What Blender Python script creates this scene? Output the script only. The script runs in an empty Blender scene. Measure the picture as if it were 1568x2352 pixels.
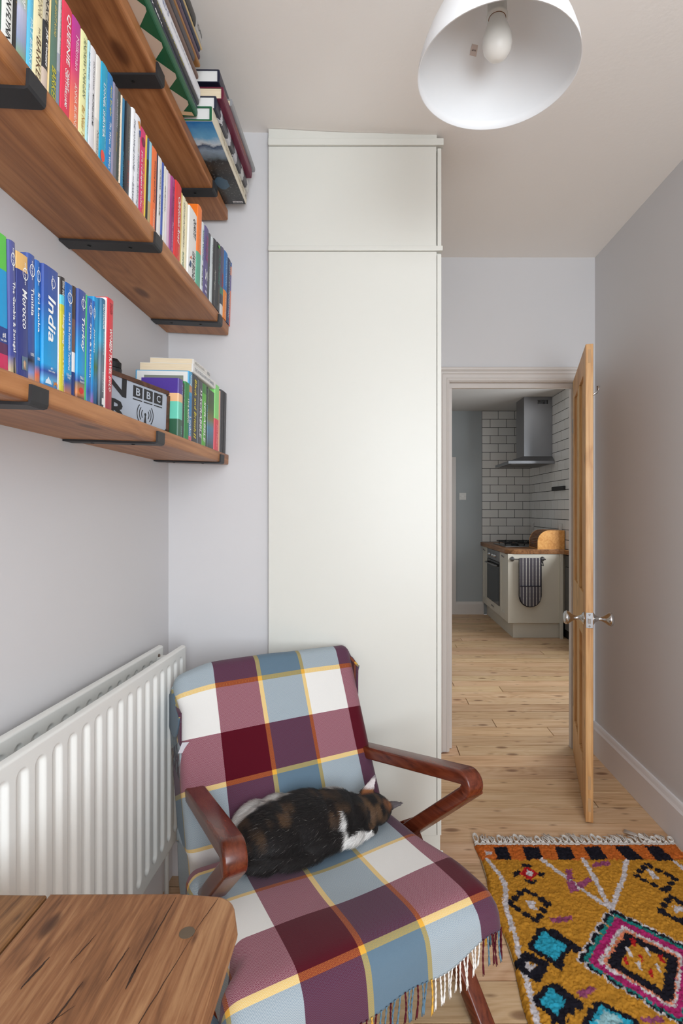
import bpy, bmesh, math, random
import numpy as np
from mathutils import Vector, Matrix, Euler
random.seed(7); rng = np.random.default_rng(7)
S = bpy.context.scene
C = S.collection
PI = math.pi

# ------------------------------------------------------------------ camera
F, VX, VY, EYE = 1230.0, 850.0, 1170.0, 1.306       # focal length and vanishing point in photo pixels (1568x2352)
cam_d = bpy.data.cameras.new('camera'); cam = bpy.data.objects.new('camera', cam_d); C.objects.link(cam)
cam_d.sensor_fit = 'VERTICAL'; cam_d.sensor_height = 36.0; cam_d.sensor_width = 24.0
cam_d.lens = 36.0 * F / 2352.0
cam_d.shift_x = -(VX - 784.0) / 2352.0; cam_d.shift_y = (VY - 1176.0) / 2352.0
cam_d.clip_start = 0.02
cam.location = (0, 0, EYE); cam.rotation_euler = (PI/2, 0, 0)
S.camera = cam
# ------------------------------------------------------------------ light
S.view_settings.view_transform = 'Standard'; S.view_settings.look = 'None'
S.view_settings.gamma = 1.0; S.view_settings.use_curve_mapping = False
S.view_settings.exposure = 0.80
W = bpy.data.worlds.new('sky'); S.world = W; W.use_nodes = True
W.node_tree.nodes['Background'].inputs[0].default_value = (0.72, 0.84, 1.0, 1)
W.node_tree.nodes['Background'].inputs[1].default_value = 0.6
def area(name, loc, rot, sx, sy, e, col):
    d = bpy.data.lights.new(name, 'AREA'); d.shape = 'RECTANGLE'; d.size = sx; d.size_y = sy; d.energy = e; d.color = col
    o = bpy.data.objects.new(name, d); C.objects.link(o); o.location = loc; o.rotation_euler = rot; return o
# daylight of the window behind the camera and of the kitchen window hidden by the door, each in its window plane
area('window_near_offscreen', (0.55, -1.30, 1.49), (PI/2, 0, 0), 1.12, 1.72, 44.0, (0.86, 0.935, 1.0))
area('window_kitchen_offscreen', (2.72, 4.35, 1.63), (PI/2, 0, PI/2), 1.28, 1.12, 28.0, (0.93, 0.97, 1.0))

# ------------------------------------------------------------------ materials
def lin(c):
    return tuple(((v/255.0)/12.92 if v/255.0 <= 0.04045 else ((v/255.0+0.055)/1.055)**2.4) for v in c)
def rgba(c): return (*lin(c), 1.0)
class NT:
    def __init__(s, name):
        s.m = bpy.data.materials.new(name); s.m.use_nodes = True; s.t = s.m.node_tree; s.b = s.t.nodes['Principled BSDF']
    def n(s, typ, **kw):
        x = s.t.nodes.new(typ)
        for k, v in kw.items():
            if k.startswith('i_'): x.inputs[k[2:].replace('_', ' ')].default_value = v
            else: setattr(x, k, v)
        return x
    def l(s, a, b): s.t.links.new(a, b)
    def math(s, op, a, b=None, c=None):
        x = s.n('ShaderNodeMath', operation=op)
        for i, v in enumerate((a, b, c)):
            if v is None: continue
            if isinstance(v, (int, float)): x.inputs[i].default_value = v
            else: s.l(v, x.inputs[i])
        return x.outputs[0]
    def ramp(s, fac, stops, interp='LINEAR'):
        r = s.n('ShaderNodeValToRGB'); r.color_ramp.interpolation = interp
        e = r.color_ramp.elements
        while len(e) < len(stops): e.new(0.5)
        for q, (p, c) in zip(e, stops): q.position = p; q.color = c if len(c) == 4 else (*c, 1)
        if fac is not None: s.l(fac, r.inputs[0])
        return r.outputs[0]
    def mix(s, fac, a, b, blend='MIX'):
        x = s.n('ShaderNodeMix', data_type='RGBA', blend_type=blend)
        for i, v in ((0, fac), (6, a), (7, b)):
            if isinstance(v, (int, float)): x.inputs[i].default_value = v
            elif isinstance(v, tuple): x.inputs[i].default_value = v if len(v) == 4 else (*v, 1)
            else: s.l(v, x.inputs[i])
        return x.outputs[2]
    def bump(s, h, strength=0.3, dist=0.002):
        x = s.n('ShaderNodeBump'); x.inputs['Strength'].default_value = strength; x.inputs['Distance'].default_value = dist
        s.l(h, x.inputs['Height']); s.l(x.outputs[0], s.b.inputs['Normal'])
    def base(s, col, rough=0.5, metal=0.0, spec=0.5):
        if isinstance(col, tuple): s.b.inputs['Base Color'].default_value = col if len(col) == 4 else (*col, 1)
        else: s.l(col, s.b.inputs['Base Color'])
        s.b.inputs['Roughness'].default_value = rough; s.b.inputs['Metallic'].default_value = metal
        s.b.inputs['Specular IOR Level'].default_value = spec
        return s.m
_plain = {}
def plain(c, rough=0.5, metal=0.0, spec=0.4):
    k = (c, rough, metal, spec)
    if k not in _plain: _plain[k] = NT('plain_%02x%02x%02x' % c).base(rgba(c), rough, metal, spec)
    return _plain[k]
def paint(name, c, rough=0.7, scale=40, strength=0.12, var=0.03):
    t = NT(name); tc = t.n('ShaderNodeTexCoord')
    n = t.n('ShaderNodeTexNoise', i_Scale=scale, i_Detail=4.0); t.l(tc.outputs['Object'], n.inputs['Vector'])
    n2 = t.n('ShaderNodeTexNoise', i_Scale=2.2, i_Detail=3.0); t.l(tc.outputs['Object'], n2.inputs['Vector'])
    a = rgba(c); d = tuple(v*(1-var) for v in a[:3])
    t.base(t.mix(n2.outputs['Fac'], d, a), rough, 0, 0.3); t.bump(n.outputs['Fac'], strength, 0.002); return t.m
def wood(name, dark, mid, light, axis='Y', freq=55.0, stretch=0.045, rough=0.45, knots=0.0, knotscale=3.0, rnd=True, tint=0.10, bump=0.12, spec=0.4, knotcol=(70, 38, 18), ring=0.28, marks=0.0):
    t = NT(name); tc = t.n('ShaderNodeTexCoord'); oi = t.n('ShaderNodeObjectInfo')
    src = tc.outputs['Object']
    if axis == 'Z':
        sx = t.n('ShaderNodeSeparateXYZ'); t.l(src, sx.inputs[0]); cm = t.n('ShaderNodeCombineXYZ')
        t.l(sx.outputs[0], cm.inputs[0]); t.l(sx.outputs[2], cm.inputs[1]); t.l(sx.outputs[1], cm.inputs[2]); src = cm.outputs[0]; axis = 'Y'
    if rnd:
        cx = t.n('ShaderNodeCombineXYZ'); r9 = t.math('MULTIPLY', oi.outputs['Random'], 37.0)
        for i in range(3): t.l(r9, cx.inputs[i])
        ad = t.n('ShaderNodeVectorMath', operation='ADD'); t.l(src, ad.inputs[0]); t.l(cx.outputs[0], ad.inputs[1]); src = ad.outputs[0]
    def mapped(k):
        m = t.n('ShaderNodeMapping'); t.l(src, m.inputs['Vector']); m.inputs['Scale'].default_value = {'X': (k, 1, 1), 'Y': (1, k, 1)}[axis]; return m.outputs[0]
    vk = mapped(0.42); kn = None
    if knots > 0:
        vo = t.n('ShaderNodeTexVoronoi', i_Scale=knotscale, voronoi_dimensions='2D'); t.l(vk, vo.inputs['Vector'])
        sp = t.n('ShaderNodeSeparateColor'); t.l(vo.outputs['Color'], sp.inputs[0]); keep = t.math('GREATER_THAN', sp.outputs[0], 0.5)
        kn = t.math('MULTIPLY', keep, t.ramp(vo.outputs['Distance'], [(0.0, (1, 1, 1)), (knots*0.55, (0.8, 0.8, 0.8)), (knots, (0, 0, 0))]))
        swirl = t.math('MULTIPLY', keep, t.ramp(vo.outputs['Distance'], [(0.0, (1, 1, 1)), (knots*4.0, (0, 0, 0))]))
    vec = mapped(stretch)
    warp = t.n('ShaderNodeTexNoise', i_Scale=5.0, i_Detail=2.0); t.l(vec, warp.inputs['Vector'])
    fine = t.n('ShaderNodeTexNoise', i_Scale=freq, i_Detail=5.0, i_Roughness=0.65, i_Distortion=0.5); t.l(vec, fine.inputs['Vector'])
    big = t.n('ShaderNodeTexNoise', i_Scale=7.0, i_Detail=3.0); t.l(mapped(0.35), big.inputs['Vector'])
    wsrc = t.math('MULTIPLY', warp.outputs['Fac'], 16.0)
    if kn is not None: wsrc = t.math('ADD', wsrc, t.math('MULTIPLY', swirl, 2.6))
    tri = t.math('ABSOLUTE', t.math('SUBTRACT', t.math('FRACT', wsrc), 0.5))
    g = t.math('ADD', t.math('ADD', t.math('MULTIPLY', fine.outputs['Fac'], 0.65), t.math('MULTIPLY', tri, ring)), t.math('MULTIPLY', big.outputs['Fac'], 0.35))
    c0 = 0.5 + 0.25*ring
    col = t.ramp(g, [(c0-0.17, rgba(dark)), (c0, rgba(mid)), (c0+0.16, rgba(light))])
    if kn is not None: col = t.mix(t.math('MULTIPLY', kn, 0.85), col, rgba(knotcol))
    if marks > 0:
        v3 = t.n('ShaderNodeTexVoronoi', i_Scale=15.0, voronoi_dimensions='2D'); t.l(mapped(0.33), v3.inputs['Vector'])
        s3 = t.n('ShaderNodeSeparateColor'); t.l(v3.outputs['Color'], s3.inputs[0])
        mk = t.math('MULTIPLY', t.math('GREATER_THAN', s3.outputs[1], 0.42), t.ramp(v3.outputs['Distance'], [(0.0, (1, 1, 1)), (marks, (0, 0, 0))]))
        col = t.mix(t.math('MULTIPLY', mk, 0.75), col, rgba(knotcol))
    if rnd:
        hsv = t.n('ShaderNodeHueSaturation'); t.l(col, hsv.inputs['Color'])
        t.l(t.math('ADD', 1.0 - tint, t.math('MULTIPLY', oi.outputs['Random'], 2*tint)), hsv.inputs['Value'])
        rr = t.math('FRACT', t.math('MULTIPLY', oi.outputs['Random'], 7.31))
        t.l(t.math('ADD', 0.492, t.math('MULTIPLY', rr, 0.014)), hsv.inputs['Hue']); col = hsv.outputs[0]
    t.base(col, rough, 0, spec); t.bump(fine.outputs['Fac'], bump, 0.001); return t.m

M_WALL = paint('wall_paint_pale_grey', (215, 212, 212))
M_CEIL = paint('ceiling_paint', (247, 240, 233), scale=60, strength=0.25)
M_WHITE = paint('white_gloss', (224, 222, 213), rough=0.35, scale=15, strength=0.03, var=0.02)
M_TRIM = paint('old_trim_paint', (214, 206, 200), rough=0.45, scale=25, strength=0.15)
M_SKIRT = paint('skirting_paint', (232, 228, 228), rough=0.45, scale=25, strength=0.1)
M_RAD = paint('radiator_enamel', (232, 231, 226), rough=0.32, scale=10, strength=0.02, var=0.015)
M_KWALL = paint('kitchen_grey_paint', (168, 172, 173))
M_SHELF = wood('stained_pine_shelf', (128, 80, 44), (164, 110, 64), (184, 130, 82), 'Y', 60, 0.04, 0.42, knots=0.13, knotscale=6.5, tint=0.03, knotcol=(84, 46, 22), ring=0.16)
M_FLOOR = wood('pine_floorboard', (186, 144, 104), (212, 174, 134), (224, 192, 156), 'X', 70, 0.05, 0.42, knots=0.10, knotscale=6.0, tint=0.10, knotcol=(118, 76, 46), ring=0.20, marks=0.12)
M_TABLE = wood('old_table_wood', (92, 60, 36), (142, 98, 62), (174, 132, 90), 'Y', 110, 0.07, 0.55, knots=0.08, knotscale=7.0, tint=0.04, bump=0.45, knotcol=(62, 38, 24), ring=0.10, marks=0.07)
M_CHAIR = wood('red_brown_varnish', (74, 29, 14), (102, 44, 24), (118, 56, 32), 'Y', 90, 0.06, 0.26, tint=0.0, rnd=False, bump=0.04, spec=0.5)
M_DOOR = wood('stripped_pine_door', (168, 118, 66), (204, 158, 102), (220, 180, 126), 'Z', 60, 0.04, 0.45, knots=0.07, knotscale=6.0, tint=0.03)
M_WORK = wood('oak_worktop', (104, 66, 36), (140, 94, 56), (160, 116, 74), 'Y', 60, 0.06, 0.4, tint=0.0, rnd=False)
M_BIN = wood('bread_bin_wood', (190, 124, 60), (214, 152, 86), (226, 170, 104), 'Y', 50, 0.06, 0.4, tint=0.02, ring=.06)
M_BIN2 = wood('bread_bin_slat', (96, 58, 34), (126, 80, 48), (146, 98, 62), 'Y', 50, 0.06, 0.4, tint=0.03)
M_WALNUT = wood('walnut_frame', (58, 34, 22), (84, 52, 34), (104, 68, 46), 'Y', 80, 0.05, 0.45, tint=0.0, rnd=False)
M_BLACK = plain((44, 44, 46), 0.5, 0.0, 0.4)
M_CHROME = plain((205, 205, 205), 0.14, 1.0)
M_STEEL = plain((150, 150, 152), 0.34, 1.0)
M_DARK = plain((30, 28, 27), 0.6)

# ------------------------------------------------------------------ mesh helpers
def obj(name, me, mat=None, parent=None, smooth=False):
    if isinstance(me, bmesh.types.BMesh):
        b = me; me = bpy.data.meshes.new(name); b.normal_update(); b.to_mesh(me); b.free()
    if mat is not None and len(me.materials) == 0:
        for m in (mat if isinstance(mat, (list, tuple)) else [mat]): me.materials.append(m)
    if smooth:
        me.shade_smooth()
    o = bpy.data.objects.new(name, me); C.objects.link(o)
    if parent is not None: o.parent = parent
    return o
def empty(name, loc=(0, 0, 0), rz=0.0, mat=None):
    o = bpy.data.objects.new(name, None); C.objects.link(o); o.empty_display_size = 0.05
    if mat is not None: o.matrix_world = mat
    else: o.location = loc; o.rotation_euler = (0, 0, rz)
    return o
def tag(o, label=None, cat=None, group=None, kind=None):
    if label: o['label'] = label
    if cat: o['category'] = cat
    if group: o['group'] = group
    if kind: o['kind'] = kind
    return o
def bm_box(bm, x0, x1, y0, y1, z0, z1, bevel=0.0, seg=2):
    r = bmesh.ops.create_cube(bm, size=1.0)
    vs = r['verts']
    for v in vs:
        v.co = Vector((x0 + (v.co.x+0.5)*(x1-x0), y0 + (v.co.y+0.5)*(y1-y0), z0 + (v.co.z+0.5)*(z1-z0)))
    if bevel > 0:
        es = list({e for v in vs for e in v.link_edges})
        bmesh.ops.bevel(bm, geom=es, offset=bevel, segments=seg, affect='EDGES', profile=0.5)
def box(name, x, y, z, mat, parent=None, bevel=0.0, seg=2, smooth=False):
    bm = bmesh.new(); bm_box(bm, x[0], x[1], y[0], y[1], z[0], z[1], bevel, seg)
    return obj(name, bm, mat, parent, smooth)
def lathe_bm(prof, n=32, axis='Z', bm=None, off=(0, 0, 0), cap=True):
    bm = bm or bmesh.new(); rings = []
    for r, h in prof:
        ring = []
        for i in range(n):
            a = 2*PI*i/n; p = (r*math.cos(a), r*math.sin(a), h)
            if axis == 'X': p = (p[2], p[0], p[1])
            elif axis == 'Y': p = (p[1], p[2], p[0])
            ring.append(bm.verts.new(Vector(p) + Vector(off)))
        rings.append(ring)
    for a, b in zip(rings, rings[1:]):
        for i in range(n): bm.faces.new((a[i], a[(i+1) % n], b[(i+1) % n], b[i]))
    if cap:
        if prof[0][0] > 1e-5: bm.faces.new(rings[0][::-1])
        if prof[-1][0] > 1e-5: bm.faces.new(rings[-1])
    return bm
def tube_bm(pts, rad, n=8, bm=None, twist=0.0):
    bm = bm or bmesh.new(); pts = [Vector(p) for p in pts]; rings = []
    rr = rad if isinstance(rad, (list, tuple)) else [rad]*len(pts)
    up = Vector((0.13, 0.31, 0.94)).normalized()
    for i, p in enumerate(pts):
        d = (pts[min(i+1, len(pts)-1)] - pts[max(i-1, 0)]).normalized()
        s = d.cross(up)
        if s.length < 1e-3: s = d.cross(Vector((1, 0, 0)))
        s.normalize(); u = s.cross(d)
        rings.append([bm.verts.new(p + (s*math.cos(2*PI*k/n + twist*i) + u*math.sin(2*PI*k/n + twist*i))*rr[i]) for k in range(n)])
    for a, b in zip(rings, rings[1:]):
        for k in range(n): bm.faces.new((a[k], a[(k+1) % n], b[(k+1) % n], b[k]))
    bm.faces.new(rings[0][::-1]); bm.faces.new(rings[-1])
    bmesh.ops.recalc_face_normals(bm, faces=bm.faces)
    return bm
def prism_bm(poly, a0, a1, axis='Z', bm=None, bevel=0.0):
    """extrude a 2-D polygon; axis Z: (x,y) pts, axis X: (y,z) pts, axis Y: (x,z) pts"""
    own = bm is None
    bm = bm or bmesh.new()
    def P(p, h): return {'Z': (p[0], p[1], h), 'X': (h, p[0], p[1]), 'Y': (p[0], h, p[1])}[axis]
    A = [bm.verts.new(P(p, a0)) for p in poly]; B = [bm.verts.new(P(p, a1)) for p in poly]
    n = len(poly)
    bm.faces.new(A); bm.faces.new(B[::-1])
    for i in range(n): bm.faces.new((A[i], B[i], B[(i+1) % n], A[(i+1) % n]))
    bmesh.ops.recalc_face_normals(bm, faces=bm.faces)
    if bevel > 0 and own:
        bmesh.ops.bevel(bm, geom=bm.edges[:], offset=bevel, segments=2, affect='EDGES', profile=0.5)
    return bm
_fcache = {}
def text_mesh(s, length, height, color, name='lettering', shear=0.0, bold=0.0, align='C', keep=False, rough=0.5):
    c = bpy.data.curves.new('t', 'FONT'); c.body = s; c.resolution_u = 1 if len(s) > 12 else 2; c.shear = shear; c.offset = bold
    o = bpy.data.objects.new('t', c)
    me = bpy.data.meshes.new_from_object(o); bpy.data.objects.remove(o); bpy.data.curves.remove(c)
    n = len(me.vertices); co = np.empty(n*3, np.float32); me.vertices.foreach_get('co', co); co = co.reshape(-1, 3)
    lo, hi = co.min(0), co.max(0); ce = (lo+hi)/2; sz = np.maximum(hi-lo, 1e-4)
    sx, sy = length/sz[0], height/sz[1]
    if keep: sx = sy = min(sx, sy)
    co[:, 0] = (co[:, 0]-ce[0])*sx; co[:, 1] = (co[:, 1]-ce[1])*sy; co[:, 2] = 0
    me.vertices.foreach_set('co', co.ravel()); me.name = name
    me.materials.clear(); me.materials.append(plain(color, rough)); me.update()
    return me
def grid_mesh(name, Pts, uv=None, flip=False, smooth=True):
    """Pts: (nu,nv,3) array"""
    nu, nv = Pts.shape[:2]
    idx = np.arange(nu*nv).reshape(nu, nv)
    q = np.stack([idx[:-1, :-1], idx[1:, :-1], idx[1:, 1:], idx[:-1, 1:]], -1).reshape(-1, 4)
    if flip: q = q[:, ::-1]
    me = bpy.data.meshes.new(name)
    me.vertices.add(nu*nv); me.vertices.foreach_set('co', Pts.reshape(-1).astype(np.float32))
    me.loops.add(q.size); me.loops.foreach_set('vertex_index', q.ravel().astype(np.int32))
    me.polygons.add(len(q)); me.polygons.foreach_set('loop_start', np.arange(0, q.size, 4, dtype=np.int32))
    me.update(calc_edges=True)
    if uv is not None:
        l = me.uv_layers.new(name='UVMap'); l.data.foreach_set('uv', uv.reshape(-1, 2)[q.ravel()].astype(np.float32).ravel())
    if smooth: me.shade_smooth()
    return me
def tri_mesh(name, V, T):
    me = bpy.data.meshes.new(name)
    me.vertices.add(len(V)); me.vertices.foreach_set('co', V.astype(np.float32).ravel())
    me.loops.add(T.size); me.loops.foreach_set('vertex_index', T.astype(np.int32).ravel())
    k = T.shape[1]
    me.polygons.add(len(T)); me.polygons.foreach_set('loop_start', np.arange(0, T.size, k, dtype=np.int32))
    me.update(calc_edges=True); return me
def vcol(me, col, name='Col'):
    a = me.color_attributes.new(name, 'FLOAT_COLOR', 'POINT')
    c = np.ones((len(me.vertices), 4), np.float32); c[:, :3] = col; a.data.foreach_set('color', c.ravel())
def hashnoise(X, Y, s, seed=0):
    """smooth value noise on arrays"""
    r = np.random.default_rng(seed).random((64, 64)); x = X*s; y = Y*s
    xi = np.floor(x).astype(int); yi = np.floor(y).astype(int); fx = x-xi; fy = y-yi
    fx = fx*fx*(3-2*fx); fy = fy*fy*(3-2*fy)
    g = lambda a, b: r[a % 64, b % 64]
    return (g(xi, yi)*(1-fx)+g(xi+1, yi)*fx)*(1-fy)+(g(xi, yi+1)*(1-fx)+g(xi+1, yi+1)*fx)*fy

# ------------------------------------------------------------------ room shell
XL, XR, YW, YB, YN, ZC = -0.727, 1.214, 1.93, 2.894, -1.2, 2.668
KX0, KX1, KY1, KZ = 0.30, 2.62, 6.68, 2.534
WT = 0.075
CUPX0, CUPX1, CUPY = -0.364, 0.253, 1.905
def struct(name, x, y, z, mat): return tag(box(name, x, y, z, mat), kind='structure')
struct('wall_left', (XL-0.12, XL), (YN-0.12, YB), (0, 2.8), M_WALL)
struct('wall_alcove', (XL, CUPX0), (YW, YB), (0, 2.8), M_WALL)
struct('wall_right', (XR, XR+0.12), (YN-0.12, YB), (0, 2.8), M_WALL)
# near wall with the window opening (behind the camera)
wx0, wx1, wz0, wz1 = -0.02, 1.12, 0.62, 2.36
bm = bmesh.new()
bm_box(bm, XL, wx0, YN-0.12, YN, 0, 2.8); bm_box(bm, wx1, XR, YN-0.12, YN, 0, 2.8)
bm_box(bm, wx0, wx1, YN-0.12, YN, 0, wz0); bm_box(bm, wx0, wx1, YN-0.12, YN, wz1, 2.8)
tag(obj('wall_near', bm, M_WALL), kind='structure')
w = empty('window_1', ((wx0+wx1)/2, YN-0.08, wz0)); tag(w, kind='structure')
hw = (wx1-wx0)/2
bm = bmesh.new(); hh = wz1-wz0
for a, b, c, d in ((-hw, hw, 0, 0.06), (-hw, hw, hh-0.06, hh), (-hw, -hw+0.06, 0.06, hh-0.06), (hw-0.06, hw, 0.06, hh-0.06)):
    bm_box(bm, a, b, -0.02, 0.02, c, d)
obj('window_frame', bm, M_WHITE, w)
# back wall with the doorway
DX0, DX1, DZ = 0.428, 1.105, 1.995
bm = bmesh.new()
bm_box(bm, CUPX0, DX0-0.02, YB, YB+WT, 0, 2.8); bm_box(bm, DX1+0.02, XR+0.12, YB, YB+WT, 0, 2.8); bm_box(bm, DX0-0.02, DX1+0.02, YB, YB+WT, DZ+0.02, 2.8)
tag(obj('wall_back', bm, M_WALL), kind='structure')
# ceiling: slightly uneven old plaster
gx = np.linspace(XL-0.02, XR+0.02, 40); gy = np.linspace(YN, YB+0.02, 60)
GX, GY = np.meshgrid(gx, gy, indexing='ij')
dip = (0.018*np.exp(-((GX+0.05)/0.28)**2) + 0.022*np.exp(-((GX-0.28)/0.2)**2))*np.exp(-((GY-1.92)/0.20)**2)
GZ = ZC - dip + 0.004*(hashnoise(GX+3, GY+3, 2.2, 3)-0.5)
ce = obj('ceiling', grid_mesh('ceiling', np.stack([GX, GY, GZ], -1), flip=True), M_CEIL); tag(ce, kind='structure')
# roof slab over the ceiling keeps daylight out
tag(box('ceiling_slab', (XL-0.12, XR+0.12), (YN-0.12, YB), (2.80, 2.86), M_CEIL), kind='structure')

# floor: sub-floor and every board as a child
fl = tag(box('floor', (XL-0.1, KX1+0.1), (YN-0.1, KY1+0.1), (-0.06, -0.022), plain((112, 88, 66), .9)), kind='structure')
pitch = 0.1235; y = KY1 + 0.02; k = 0
def board(x0, x1, y0, y1):
    bm = bmesh.new(); g = 0.0021
    bm_box(bm, -(x1-x0)/2+g, (x1-x0)/2-g, -(y1-y0)/2+g, (y1-y0)/2-g, -0.02, 0, 0.0)
    o = obj('floorboard', bm, M_FLOOR, fl); o.location = ((x0+x1)/2, (y0+y1)/2, random.uniform(-0.0012, 0.0))
y = 3.090 + pitch*30
while y > YN:
    y0 = y - pitch
    kitchen = y0 > YB - 0.02
    x0, x1 = (KX0-0.05, KX1) if kitchen else (XL, XR)
    # butt joints seen in the photograph
    cuts = []
    yc = (y+y0)/2
    for cx, cy in ((1.00, 2.43), (0.476, 2.90), (0.45, 3.03), (1.06, 3.15), (0.66, 3.62), (0.95, 3.86), (0.62, 4.05), (0.58, 4.6), (0.82, 5.1), (0.5, 5.3)):
        if abs(cy-yc) < pitch/2: cuts.append(cx)
    if not cuts and random.random() < 0.5: cuts = [random.uniform(x0+0.3, x1-0.3)]
    xs = [x0] + sorted(cuts) + [x1]
    for a, b in zip(xs, xs[1:]): board(a, b, max(y0, YN), min(y, KY1))
    y = y0

# skirting boards
def skirting(name, axis, a0, a1, face, out, h=0.165, mat=M_SKIRT, depth=0.022):
    s = 1 if out > 0 else -1
    prof = [(0, 0), (s*depth, 0), (s*depth, h-0.03), (s*depth*0.75, h-0.02), (s*depth*0.55, h-0.006), (s*depth*0.4, h), (0, h)]
    if axis == 'Y':
        bm = prism_bm([(face+p, z) for p, z in prof], a0, a1, 'Y')
    else:
        bm = prism_bm([(face+p, z) for p, z in prof], a0, a1, 'X')
    return tag(obj(name, bm, mat), kind='structure')
skirting('baseboard_right', 'Y', YN, YB, XR, -1)
skirting('baseboard_left', 'Y', YN, YW, XL, 1, 0.15)
skirting('baseboard_alcove', 'X', XL+0.022, CUPX0, YW, -1, 0.15)

# door lining, stops and architrave
tr = empty('trim_1', (0, YB, 0)); tag(tr, kind='structure')
box('door_lining', (DX0-0.02, DX0), (0, WT), (0, DZ+0.02), M_TRIM, tr)
box('door_lining', (DX1, DX1+0.02), (0, WT), (0, DZ+0.02), M_TRIM, tr)
box('door_lining', (DX0, DX1), (0, WT), (DZ, DZ+0.02), M_TRIM, tr)
box('door_stop', (DX0, DX0+0.018), (0.030, 0.060), (0, DZ-0.026), M_TRIM, tr, 0.002)
box('door_stop', (DX1-0.010, DX1), (0.030, 0.060), (0, DZ-0.026), M_TRIM, tr, 0.002)
box('door_stop', (DX0, DX1), (0.030, 0.060), (DZ-0.026, DZ), M_TRIM, tr, 0.002)
# moulded architrave profile: (distance from opening, projection)
AP = [(0, 0), (0, 0.010), (0.012, 0.014), (0.016, 0.011), (0.034, 0.012), (0.038, 0.018), (0.046, 0.019), (0.052, 0.014), (0.058, 0.022), (0.068, 0.024), (0.072, 0.020), (0.072, 0)]
def arch(side):
    bm = bmesh.new(); rows = []
    for d, pz in AP:
        if side == 'L': ends = [(DX0-0.004-d, -pz, 0), (DX0-0.004-d, -pz, DZ+0.004+d)]
        elif side == 'R': ends = [(DX1+0.004+d, -pz, 0), (DX1+0.004+d, -pz, DZ+0.004+d)]
        else: ends = [(DX0-0.004-d, -pz, DZ+0.004+d), (DX1+0.004+d, -pz, DZ+0.004+d)]
        rows.append([bm.verts.new(e) for e in ends])
    for a, b in zip(rows, rows[1:]): bm.faces.new((a[0], a[1], b[1], b[0]))
    bm.faces.new([r[0] for r in rows]); bm.faces.new([r[1] for r in rows][::-1])
    bm.faces.new((rows[0][1], rows[0][0], rows[-1][0], rows[-1][1]))
    bmesh.ops.recalc_face_normals(bm, faces=bm.faces)
    return obj('architrave', bm, M_TRIM, tr)
for s in 'LRT': arch(s)

# ------------------------------------------------------------------ stripped pine door, open
hx, hy = DX1+0.010, YB-0.030
ang = math.atan2(2.243-hy, 0.930-hx)           # direction hinge -> free edge
DL, DT, DH = 0.684, 0.030, 1.978
door = empty('door_1', (hx, hy, 0.012)); door.rotation_euler = (0, 0, ang); tag(door, kind='structure')
# local: x from hinge to free edge, y thickness (negative y = left face seen), z up
y0, y1 = -DT, 0.0
def dpart(n, x, z, yy=(y0, y1), bv=0.002): return box(n, x, yy, z, M_DOOR, door, bv)
dpart('stile', (0, 0.10), (0, DH)); dpart('stile', (DL-0.10, DL), (0, DH))
dpart('rail', (0.10, DL-0.10), (DH-0.105, DH)); dpart('rail', (0.10, DL-0.10), (0.74, 0.93)); dpart('rail', (0.10, DL-0.10), (0, 0.20))
mx = DL/2
dpart('muntin', (mx-0.045, mx+0.045), (0.20, 0.74)); dpart('muntin', (mx-0.045, mx+0.045), (0.93, DH-0.105))
for xa, xb in ((0.10, mx-0.045), (mx+0.045, DL-0.10)):
    for za, zb in ((0.20, 0.74), (0.93, DH-0.105)): dpart('door_panel', (xa, xb), (za, zb), (y0+0.011, y1-0.011), 0.0)
for za in (0.045, 0.135, 1.90): box('tenon', (DL-0.001, DL+0.0012), (-0.020, -0.009), (za, za+0.055), plain((190, 150, 108), 0.6), door, 0.0)
zk = 0.835
lp = box('latch_plate', (DL-0.001, DL+0.002), (-0.0285, -0.0015), (zk-0.032, zk+0.032), M_STEEL, door, 0.0008)
box('latch_bolt', (DL+0.002, DL+0.006), (-0.021, -0.010), (zk-0.012, zk+0.010), M_CHROME, lp, 0.001)
for zz in (zk-0.024, zk+0.024): obj('screw', lathe_bm([(0.004, 0), (0.003, 0.0012)], 12, 'X', off=(DL+0.002, -0.015, zz)), M_CHROME, lp)
kp = [(0.026, 0), (0.026, 0.004), (0.022, 0.008), (0.014, 0.012), (0.012, 0.018), (0.009, 0.022), (0.008, 0.030), (0.010, 0.040), (0.017, 0.052), (0.025, 0.062), (0.0285, 0.069), (0.0285, 0.074), (0.025, 0.080), (0.015, 0.085), (0.0, 0.0865)]
for sgn, yy in ((-1, y0), (1, y1)):
    prof = [(r, yy + sgn*h) for r, h in kp]
    bm = lathe_bm(prof, 36, 'Y', off=(DL-0.045, 0, zk)); bmesh.ops.recalc_face_normals(bm, faces=bm.faces)
    obj('door_knob', bm, M_CHROME, door, True)
hk = obj('coat_hook', tube_bm([(DL-0.10, 0.000, 1.79), (DL-0.10, 0.012, 1.788), (DL-0.10, 0.024, 1.795), (DL-0.10, 0.030, 1.808), (DL-0.10, 0.030, 1.822)], [0.005, 0.005, 0.005, 0.006, 0.007], 10), M_CHROME, door, True)
box('hook_plate', (DL-0.115, DL-0.085), (0, 0.003), (1.77, 1.85), M_CHROME, hk, 0.001)
for zz in (0.25, 1.70): box('hinge', (-0.004, 0.03), (-DT-0.002, -DT+0.001), (zz, zz+0.075), M_STEEL, door, 0.0006)

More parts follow.
